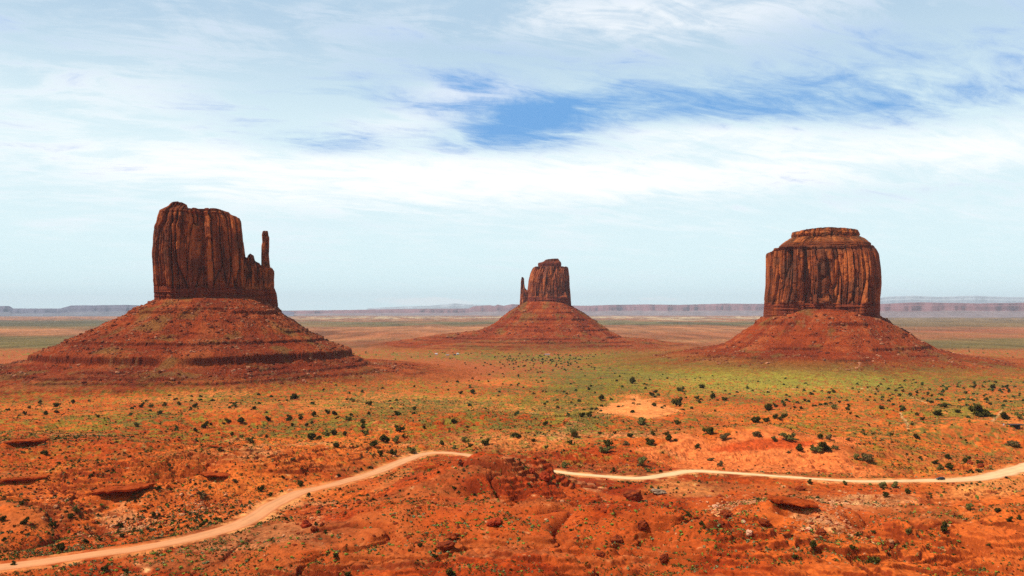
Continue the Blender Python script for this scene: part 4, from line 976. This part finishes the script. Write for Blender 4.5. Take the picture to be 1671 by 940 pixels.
_ba, _bb = bare_mask(x1, y1, u1, v1); pk = pk*(1-.93*_ba)*(1-.82*_bb)*(rd1 > 8)*(1-.45*gb(u1, v1, 640, 605, 190, 16))*(1-.8*ss(gb(u1, v1, 100, 608, 420, 22), .3, .6))
kp = rs.rand(len(x1)) < pk
x1, y1, u1, v1, g1 = x1[kp], y1[kp], u1[kp], v1[kp], g1[kp]
s1 = (.42 + rs.rand(len(x1))**2*1.0)*(1 + .35*ss(v1, 700, 600))
# the nearest, largest tufts become individuals
order = np.argsort(-(s1*F/np.hypot(x1, y1))*((u1 > 6) & (u1 < 1665) & (v1 < 925) & (v1 > 740)) )
ind = order[:300]; rest = order[300:]
titems = []
z_ind = Hs(x1[ind], y1[ind])
for j, i in enumerate(ind):
    q = rnd.random(); k = 'bright' if q < .5 else ('grey' if q < .75 else 'dark')
    me = TUF[k][rnd.randrange(3)]
    o = bpy.data.objects.new('desert_shrub', me); COL.objects.link(o); w = float(s1[i])*1.12
    o.location = (x1[i], y1[i], z_ind[j]-.04); o.scale = (w, w, w*rnd.uniform(.7, 1.0)); o.rotation_euler = (0, 0, rnd.random()*6.28)
    u, v = proj(x1[i], y1[i], z_ind[j]); titems.append((o, float(u), float(v), {'bright': 'yellow-green', 'grey': 'grey-green', 'dark': 'dark green'}[k]))
label_all(titems, 'low shrub', 'low desert shrubs of the foreground', 'shrub')
def make_scrub(x, y, s, g, nleaf=8):
    n = len(x); z = Hs(x, y)
    c0 = np.array([GREENS['bright'][0], GREENS['grey'][0], GREENS['olive'][0], GREENS['dark'][0], lin(104, 66, 36), GREENS['olive'][1]])
    pick = rs.choice(6, n, p=[.12, .14, .26, .24, .08, .16]); cc = c0[pick]*(.7+.5*rs.rand(n, 1))
    th = rs.rand(n, nleaf)*6.28; ph = rs.rand(n, nleaf)*1.35
    px = np.cos(th)*np.cos(ph)*.42; py = np.sin(th)*np.cos(ph)*.42; pz_ = np.sin(ph)*.5
    ctr = np.stack([px, py, pz_], -1)*s[:, None, None] + np.stack([x, y, z], 1)[:, None, :]
    a = rs.normal(size=(n, nleaf, 3)); a /= np.linalg.norm(a, axis=-1, keepdims=True)
    b = np.cross(a, rs.normal(size=(n, nleaf, 3))); b /= np.linalg.norm(b, axis=-1, keepdims=True)+1e-6
    q = (s*.42)[:, None, None]
    V = np.stack([ctr - a*q*.6 - b*q*.4, ctr + a*q*.6 - b*q*.4, ctr + b*q*.7], 2)
    C = np.repeat(cc, nleaf*3, 0)*(.8+.4*rs.rand(n*nleaf*3, 1))
    Fc = np.arange(n*nleaf*3).reshape(-1, 3)
    return V.reshape(-1, 3), Fc, C
xb, yb, ub, vb = scatter(26000, 615, 860, 1.0)
gbb = green_amount(xb, yb, ub, vb, np.hypot(xb, yb)); _ba, _bb = bare_mask(xb, yb, ub, vb)
rdb, _ = poly_dist(xb, yb, road)
kb_ = (rs.rand(len(xb)) < (.10 + .30*np.clip(gbb, 0, 1) + .5*fbm(xb/22, yb/22, 3, 305) + .12*ss(ub, 420, 300)*ss(vb, 690, 720))*(1-_ba)*(1-.9*_bb)*(1-.7*ss(vb, 790, 820)*ss(ub, 400, 460))) & (rdb > 8)
xb, yb = xb[kb_], yb[kb_]; sb_ = .9 + 1.1*rs.rand(len(xb))**2
V, Fc, C = make_scrub(x1[rest], y1[rest], s1[rest], g1[rest])
Vb, Fb, Cb = make_scrub(xb, yb, sb_, None, 22); Cb = Cb*.62
Fb = Fb + len(V); V = np.vstack([V, Vb]); Fc = np.vstack([Fc, Fb]); C = np.vstack([C, Cb]); print('bushes', len(xb))
o = mesh_obj('desert_scrub', V, Fc, M_leaf, col=C); tag(o, kind='stuff'); print('scrub', len(rest))
# far junipers too small and many to tell apart
x2, y2, u2, v2 = scatter(24000, 566, 700, 1.15)
w2 = (1.6*gb(u2, v2, 885, 588, 70, 14, .05) + .5*gb(u2, v2, 1000, 592, 200, 12) + .35*gb(u2, v2, 900, 577, 420, 5) + .5*gb(u2, v2, 1590, 640, 170, 34) + .16*gb(u2, v2, 1500, 562, 300, 14) + .10*gb(u2, v2, 700, 640, 900, 40))
kp = rs.rand(len(x2)) < w2*.32; x2, y2 = x2[kp], y2[kp]
V1, F1_, C1 = make_scrub(x2, y2, 2.6+2.2*rs.rand(len(x2)), None, 26)
C1 = np.clip(np.tile(np.array(lin(62, 70, 34)), (len(V1), 1))*(.6+.7*rs.rand(len(V1), 1)), 0, 1)
o = mesh_obj('distant_junipers', V1, F1_, M_leaf, col=C1); tag(o, kind='stuff'); print('far', len(x2))

print('t', time.time()-T0)
# ------------------------------------------------------------------ boulders and rubble
def boulder(u, v, wpx, hpx, colour, label, seed, dpx=None, sink=.2, angular=.5):
    p = hit(u, v, 230.0); z = float(Hs(p[:1], p[1:])[0]); m = p[1]/F; rs_ = np.random.RandomState(seed)
    w, h, d = wpx*m*.85, hpx*m*.95, (dpx or wpx*.8)*m*.85
    n, k = 44, 26; V = []; C = []
    pl = rs_.normal(size=(9, 3)); pl /= np.linalg.norm(pl, axis=1)[:, None]; off = .62+.3*rs_.rand(9)
    for i in range(k+1):
        ph = -math.pi/2 + math.pi*i/k
        for j in range(n):
            t = 2*math.pi*j/n; q = np.array((math.cos(ph)*math.cos(t), math.cos(ph)*math.sin(t), math.sin(ph)))
            s = min(1.0, min([off[a]/max(1e-3, float(q @ pl[a])) if q @ pl[a] > 0 else 9 for a in range(9)]))
            V.append(q*s)
    V = np.array(V); nz = fbm(V[:, 0]*3+seed, V[:, 1]*3+V[:, 2]*2, 4, seed)
    V = V*(1+.34*nz+.10*(voro(V[:, 0]*3+seed, V[:, 2]*4+V[:, 1]*2, seed)[2]-.5))[:, None]; V = V*np.array((w/2*1.15, d/2*1.15, h*.62))
    col = np.array(colour)*(1+.5*fbm(V[:, 0]*.5, V[:, 2]*2, 3, seed+3))[:, None]
    o = mesh_obj('boulder', V, grid_faces(k+1, n, True), M_rock, col=np.clip(col, .01, .9))
    o.location = (p[0], p[1], z + h*(.5-sink)); o.rotation_euler = (rs_.uniform(-.2, .2), rs_.uniform(-.2, .2), rs_.uniform(-.3, .3))
    return tag(o, label, 'boulder')
DK = np.array(lin(144, 60, 26))*np.array((.8, .85, .6)); RD = np.array(lin(176, 66, 22))*.8; PL = np.array(lin(214, 160, 122)); GY = np.array(lin(146, 118, 92))
boulder(1034, 815, 33, 17, DK, 'big dark red boulder standing alone below the white road', 1, 24)
boulder(1075, 806, 26, 9, GY, 'flat grey rock on the pale pull-out below the white road', 2, 18)
boulder(889, 784, 20, 15, RD*.8, 'rocky red knob where the white road disappears', 3, 26)
boulder(868, 772, 12, 10, RD*.8, 'small red crag left of the rocky knob at the road', 4, 16)
boulder(1168, 829, 11, 7, PL, 'single pale boulder left of the dark overhang', 5)
boulder(1213, 853, 8, 5, PL, 'small pale rock in the hollow, upper one', 6)
boulder(1222, 873, 13, 8, PL, 'split pale rock in the hollow, lower one', 7)
boulder(1184, 842, 22, 12, DK, 'dark slab of rock below the single pale boulder', 8)
boulder(1246, 856, 20, 11, DK, 'dark craggy rock at the right side of the hollow', 9)
boulder(1084, 920, 18, 14, DK, 'dark pointed rock at the bottom edge right of centre', 10)
boulder(1048, 862, 20, 14, DK, 'dark craggy rock on the slope below the big boulder', 11)
boulder(1008, 885, 26, 13, DK, 'dark broken outcrop low on the slope, right of centre', 12)
boulder(980, 908, 16, 10, DK, 'small dark rock at the bottom right of centre', 13)
boulder(738, 880, 22, 12, DK, 'dark outcrop on the crest of the central mound', 14)
boulder(808, 857, 30, 12, RD*.8, 'red broken outcrop on the shoulder of the mound', 15)
boulder(728, 895, 30, 14, DK, 'dark red crag in the gully at the bottom centre', 16)
boulder(500, 860, 20, 12, RD*.8, 'red block on the broken slope right of the road', 17)
boulder(513, 869, 14, 9, DK, 'dark block on the broken slope right of the road', 18)
boulder(1306, 800, 18, 8, DK, 'dark rock just below the road near the long overhang', 19)
boulder(1340, 872, 22, 10, DK, 'dark ledge block among pale rubble at lower right', 20)
boulder(1455, 893, 12, 6, DK, 'small dark stone alone on the bare lower right slope', 21)
boulder(1583, 757, 9, 6, DK, 'left one of two dark red rocks above and right of the car', 22)
boulder(1600, 762, 12, 7, DK, 'right one of two dark red rocks above and right of the car', 32)
boulder(1320, 865, 10, 5, PL, 'small pale stone among the rubble at lower right', 23)
# loose rubble fields: too many stones to count
ru = []
for (cu, cv, ru_, rv_, n, pale) in ((95, 815, 45, 22, 900, .2), (215, 838, 50, 12, 900, .5), (150, 852, 40, 18, 700, .3), (325, 815, 50, 20, 900, .4), (1200, 850, 45, 28, 600, .7), (1350, 885, 60, 26, 900, .6),
                                    (1400, 825, 80, 14, 700, .7), (940, 860, 60, 40, 500, .1), (520, 860, 40, 20, 350, .2), (700, 860, 120, 60, 400, .1), (1590, 758, 30, 14, 250, .1), (780, 770, 60, 12, 400, .2), (1000, 760, 60, 12, 350, .15), (835, 900, 800, 60, 1500, .15), (300, 780, 300, 60, 1500, .2), (1300, 830, 350, 60, 1800, .3)):
    u = rs.normal(cu, ru_*.6, n); v = np.minimum(rs.normal(cv, rv_*.6, n), 965)
    d = np.stack([(u-835.5)/F, cp - (470-v)/F*sp, sp + (470-v)/F*cp], 1); t = CZ/(-d[:, 2])
    for _ in range(30): t = .5*t + .5*(CZ - base(d[:, 0]*t, d[:, 1]*t))/(-d[:, 2])
    ru.append(np.stack([d[:, 0]*t, d[:, 1]*t, (rs.rand(n) < pale)*1.0], 1))
ru = np.vstack(ru); rdd, _ = poly_dist(ru[:, 0], ru[:, 1], road); ru = ru[rdd > 7]
zz = Hs(ru[:, 0], ru[:, 1]); sz = .2 + np.minimum(rs.pareto(2.6, len(ru))*.26, 1.1)
cc = np.where(ru[:, 2:3] > .5, np.array([lin(206, 138, 92)]), np.array([lin(140, 56, 26)]))*(.6+.5*rs.rand(len(ru), 1))
V, Fc, C = rock_pieces(len(ru), np.stack([ru[:, 0], ru[:, 1], zz+sz*.1], 1), sz, cc, 9)
tag(mesh_obj('loose_rubble', V, Fc, M_rock, col=C), kind='stuff')

print('t', time.time()-T0)
# ------------------------------------------------------------------ rock overhangs (a thick slab over a hollow)
def overhang(x, y, z, length, reach, thick, rot, label, seed):
    rs_ = np.random.RandomState(seed); n = 110; V = []; C = []
    rings = [(1.0, 0), (1.0, -thick*.35), (.96, -thick*.8), (.86, -thick), (.4, -thick*1.02), (0.01, -thick)]
    rings = [(.01, .15), (.25, .2), (.5, .2), (.7, .15), (.85, .1), (.93, .08)] + rings
    for q, dz in rings:
        for j in range(n):
            t = 2*math.pi*j/n; cx_ = math.copysign(abs(math.cos(t))**.5, math.cos(t)); cy_ = math.copysign(abs(math.sin(t))**.45, math.sin(t))
            e = 1 + .22*float(fbm(np.array([math.cos(t)*2.5+seed]), np.array([math.sin(t)*2.5]), 4, seed)[0])*2
            px, py = cx_*length/2*q*e, cy_*reach/2*q*e
            V.append((px, py, dz + .9*float(fbm(np.array([px*.3]), np.array([py*.3+dz]), 4, seed+2)[0]))); C.append(np.array(lin(180, 72, 28))*np.array((.86, .90, .7))*(.5+.6*rs_.rand()))
    o = mesh_obj('rock_overhang', np.array(V), grid_faces(len(rings), n, True)[:, ::-1], M_ground, col=np.array(C))
    o.location = (x, y, z); o.rotation_euler = (0, 0, rot)
    return tag(o, label, 'rock ledge')
LEDGE_LABELS = ['rock roof over the black cave mouth at left', 'long dark rock overhang on the slope at right', 'upper of the two dark ledges left of the road', 'lower of the two dark ledges left of the road',
    'dark ledge at the left edge beside the green wash', 'low dark ledge at the left edge below the wash']
for (hx, hy, hl, hh, tilt, rot), zc, lab, sd in zip(HOLLOWS, HZ, LEDGE_LABELS, range(3, 30)):
    k = max(hh/4.6, .45); cy_off = 10.0*k
    ob = overhang(hx - math.sin(rot)*cy_off, hy + math.cos(rot)*cy_off, zc + hh + .16, hl*2.35, 15.5*k, .35+.22*hh, rot, lab, sd)
    ob.rotation_euler = (0, -math.atan(tilt), rot)
# ------------------------------------------------------------------ car on the road
def make_car(u, v):
    d, par = None, None
    p = np.array(hitbase(u, v)); dd = np.hypot(road[:, 0]-p[0], road[:, 1]-p[1]); i = int(np.argmin(dd))
    r = None; t = road[min(i+2, len(road)-1), :2]-road[i-2, :2]; ang = math.atan2(t[1], t[0])
    nr = np.array((-math.sin(ang), math.cos(ang)))
    r = empty('parked_car', (road[i, 0]+nr[0]*1.2, road[i, 1]+nr[1]*1.2, road_z[i]+.18), ang + math.pi)       # front points left
    tag(r, 'dark car driving left along the pale dirt road at right', 'car')
    paint = pmat('car_paint', (.008, .009, .012), .45, .3, .05, 3); glass = pmat('car_glass', (.02, .025, .03), .1, .6); rub = pmat('tyre_rubber', (.02, .02, .02), .8, .2)
    rimm = pmat('rim_metal', (.5, .5, .52), .35, .5, metal=.8); lampm = pmat('lamp_glass', (.75, .75, .72), .15, .6); redm = pmat('tail_glass', (.4, .02, .02), .2, .5)
    prof = [(2.30, .42), (2.36, .62), (2.28, .80), (1.95, .93), (1.25, 1.02), (-1.95, 1.08), (-2.28, 1.02), (-2.34, .70), (-2.28, .40)]
    m = MB(); n = len(prof); v_ = []
    for sx, k in ((-.86, 1), (-.93, 0), (.93, 0), (.86, 1)):
        for a, b in prof: v_.append((a*(.985 if k else 1), sx, b - (.02 if k else 0)))
    f = [tuple(range(n)), tuple(range(3*n, 4*n))[::-1]]
    for q in range(3):
        for j in range(n): f.append((q*n+j, q*n+(j+1) % n, (q+1)*n+(j+1) % n, (q+1)*n+j))
    m.add(v_, f); body = m.build('body', paint, r, .02)
    cab = MB(); cab.add([(1.05, -.80, 1.03), (1.05, .80, 1.03), (-2.15, .80, 1.05), (-2.15, -.80, 1.05), (.35, -.66, 1.50), (.35, .66, 1.50), (-1.75, .66, 1.53), (-1.75, -.66, 1.53)],
            [(0, 1, 5, 4), (1, 2, 6, 5), (2, 3, 7, 6), (3, 0, 4, 7), (4, 5, 6, 7), (0, 3, 2, 1)]); cab.build('windows', glass, r, .03)
    rf = MB(); rf.box(-1.78, .38, -.68, .68, 1.50, 1.57, .05); rf.build('roof', paint, r, .02)
    for sx in (-1.42, 1.42):
        for sy in (-.90, .90):
            w = MB(); w.cyl((sx, sy, .36), 1, .36, .24, 20); wo = w.build('wheel', rub, r)
            w2 = MB(); w2.cyl((sx, sy+math.copysign(.05, sy), .36), 1, .22, .2, 12); w2.build('rim', rimm, wo)
    for sy in (-.66, .66):
        h = MB(); h.box(2.27, 2.37, sy-.2, sy+.2, .64, .78); h.build('headlight', lampm, r)
        h = MB(); h.box(-2.37, -2.29, sy-.18, sy+.18, .76, .94); h.build('taillight', redm, r)
    b = MB(); b.box(2.32, 2.40, -.85, .85, .40, .58); b.build('bumper', paint, r)
    for sy in (-.98, .98):
        mm = MB(); mm.box(.82, 1.0, sy-.1, sy+.1, 1.02, 1.16); mm.build('mirror', paint, r)
make_car(1532, 784)

# ------------------------------------------------------------------ shelter, post and the far homestead
def make_shelter(u, v):
    p = hit(u, v, 400.0); z = float(Hs(p[:1], p[1:])[0]); r = empty('picnic_shelter', (p[0], p[1], z), .1)
    tag(r, 'dark open shelter with a flat roof on posts near the right edge', 'shelter')
    wood = pmat('dark_timber', (.05, .03, .022), .8, .2, .3, 3)
    m = MB(); m.box(-6.2, 6.2, -3.2, 3.2, 2.75, 3.05); m.box(-6.5, 6.5, -3.5, 3.5, 3.05, 3.17); m.build('roof', wood, r)
    for sx in (-5.8, -1.9, 1.9, 5.8):
        for sy in (-2.8, 2.8): q = MB(); q.box(sx-.13, sx+.13, sy-.13, sy+.13, -1.2, 2.75); q.build('post', wood, r)
    q = MB(); q.box(-1.9, 5.8, 2.55, 2.7, -.8, 2.0); q.build('back_wall', wood, r)
    for k, tx in enumerate((-4.0, 2.6)):
        t = empty('picnic_table', (p[0]+tx, p[1]-.6, z), .1); tag(t, ('left' if k == 0 else 'right') + ' picnic table under the dark open shelter', 'table')
        w2 = pmat('table_timber', (.35, .25, .18), .8, .2, .2, 3)
        a = MB(); a.box(-.9, .9, -.4, .4, .72, .78); a.build('tabletop', w2, t)
        for s in (-.75, .75): a = MB(); a.box(-.9, .9, s-.14, s+.14, .42, .47); a.build('bench', w2, t)
        for s in (-.6, .6): a = MB(); a.box(s-.05, s+.05, -.75, .75, -.5, .72, .0); a.build('leg', w2, t)
make_shelter(1657, 699)
def make_sign(u, v):
    p = hit(u, v, 400.0); z = float(Hs(p[:1], p[1:])[0]); r = empty('sign_post', (p[0], p[1], z), 0)
    tag(r, 'small white board on a post left of the dark shelter', 'sign')
    w = pmat('white_board', (.78, .74, .68), .7, .2, .1, 2); d = pmat('post_timber', (.3, .2, .14), .9, .1, .2, 2)
    a = MB(); a.box(-.5, .5, -.05, .05, 1.0, 2.2); a.build('board', w, r, .01)
    for s in (-.4, .4): a = MB(); a.box(s-.05, s+.05, .05, .15, -.8, 2.2); a.build('post', d, r)
make_sign(1638, 696)
wallw = pmat('white_siding', (.6, .58, .54), .7, .2, .08, 1); wallp = pmat('pink_stucco', (.62, .42, .34), .8, .1, .08, 1); roofd = pmat('dark_roofing', (.06, .055, .06), .8, .2, .2, 1); rooft = pmat('tin_roofing', (.34, .30, .28), .5, .4, .1, 1); glassd = pmat('window_glass', (.04, .05, .06), .1, .6); doorm = pmat('door_paint', (.2, .1, .07), .6, .2)
def house(u, v, L, W, h, wall, roofm, label, rot=0.0):
    L, W = L*.72, W*.8
    p = hit(u, v, 1500.0); z = float(Hs(p[:1], p[1:])[0]); r = empty('small_house', (p[0], p[1], z), rot); tag(r, label, 'house', 'tiny houses of the far homestead')
    a = MB(); a.box(-L/2, L/2, -W/2, W/2, -1.5, h); a.build('wall', wall, r)
    g = MB(); e = .35; g.add([(-L/2-e, -W/2-e, h), (L/2+e, -W/2-e, h), (L/2+e, W/2+e, h), (-L/2-e, W/2+e, h), (-L/2-e, 0, h+W*.22), (L/2+e, 0, h+W*.22)],
                             [(0, 1, 5, 4), (2, 3, 4, 5), (0, 4, 3), (1, 2, 5), (3, 2, 1, 0)]); g.build('roof', roofm, r)
    d = MB(); d.box(-.45, .45, -W/2-.06, -W/2-.003, 0, 2.0); d.build('door', doorm, r)
    for s in (-L*.32, L*.32): w = MB(); w.box(s-.6, s+.6, -W/2-.05, -W/2-.003, 1.0, 2.0); w.build('window', glassd, r)
house(712, 579, 9, 6, 3.2, wallw, wallw, 'white house at the left end of the far homestead')
house(730, 580.5, 12, 5, 2.6, wallp, rooft, 'long low pinkish house in the far homestead')
house(742, 580, 9, 6, 2.8, roofd, roofd, 'dark shed beside the right white house in the far homestead')
house(747, 579, 8, 6, 3.4, wallw, wallw, 'white house at the right end of the far homestead', .2)
house(893, 579.5, 18, 6, 2.4, wallp, rooft, 'long tin-roofed house right of the far grove')

# ------------------------------------------------------------------ air
def make_haze():
    m = bpy.data.materials.new('air_haze'); m.use_nodes = True; g = NT(m.node_tree)
    out = g.n('ShaderNodeOutputMaterial'); v = g.n('ShaderNodeVolumePrincipled')
    v.inputs['Color'].default_value = (.82, .91, 1.0, 1); v.inputs['Density'].default_value = 1.7e-5; v.inputs['Anisotropy'].default_value = 0.0
    g.l(v.outputs[0], out.inputs['Volume'])
    b = MB(); b.box(-50000, 50000, -50000, 50000, -90, 1150); o = b.build('haze', m); tag(o, kind='stuff')
make_haze()
print('objects', len(bpy.data.objects))
_l = [o['label'] for o in bpy.data.objects if 'label' in o]
import collections
print('dup labels', [k for k, c in collections.Counter(_l).items() if c > 1][:10], 'long', [l for l in _l if len(l.split()) > 15][:10])
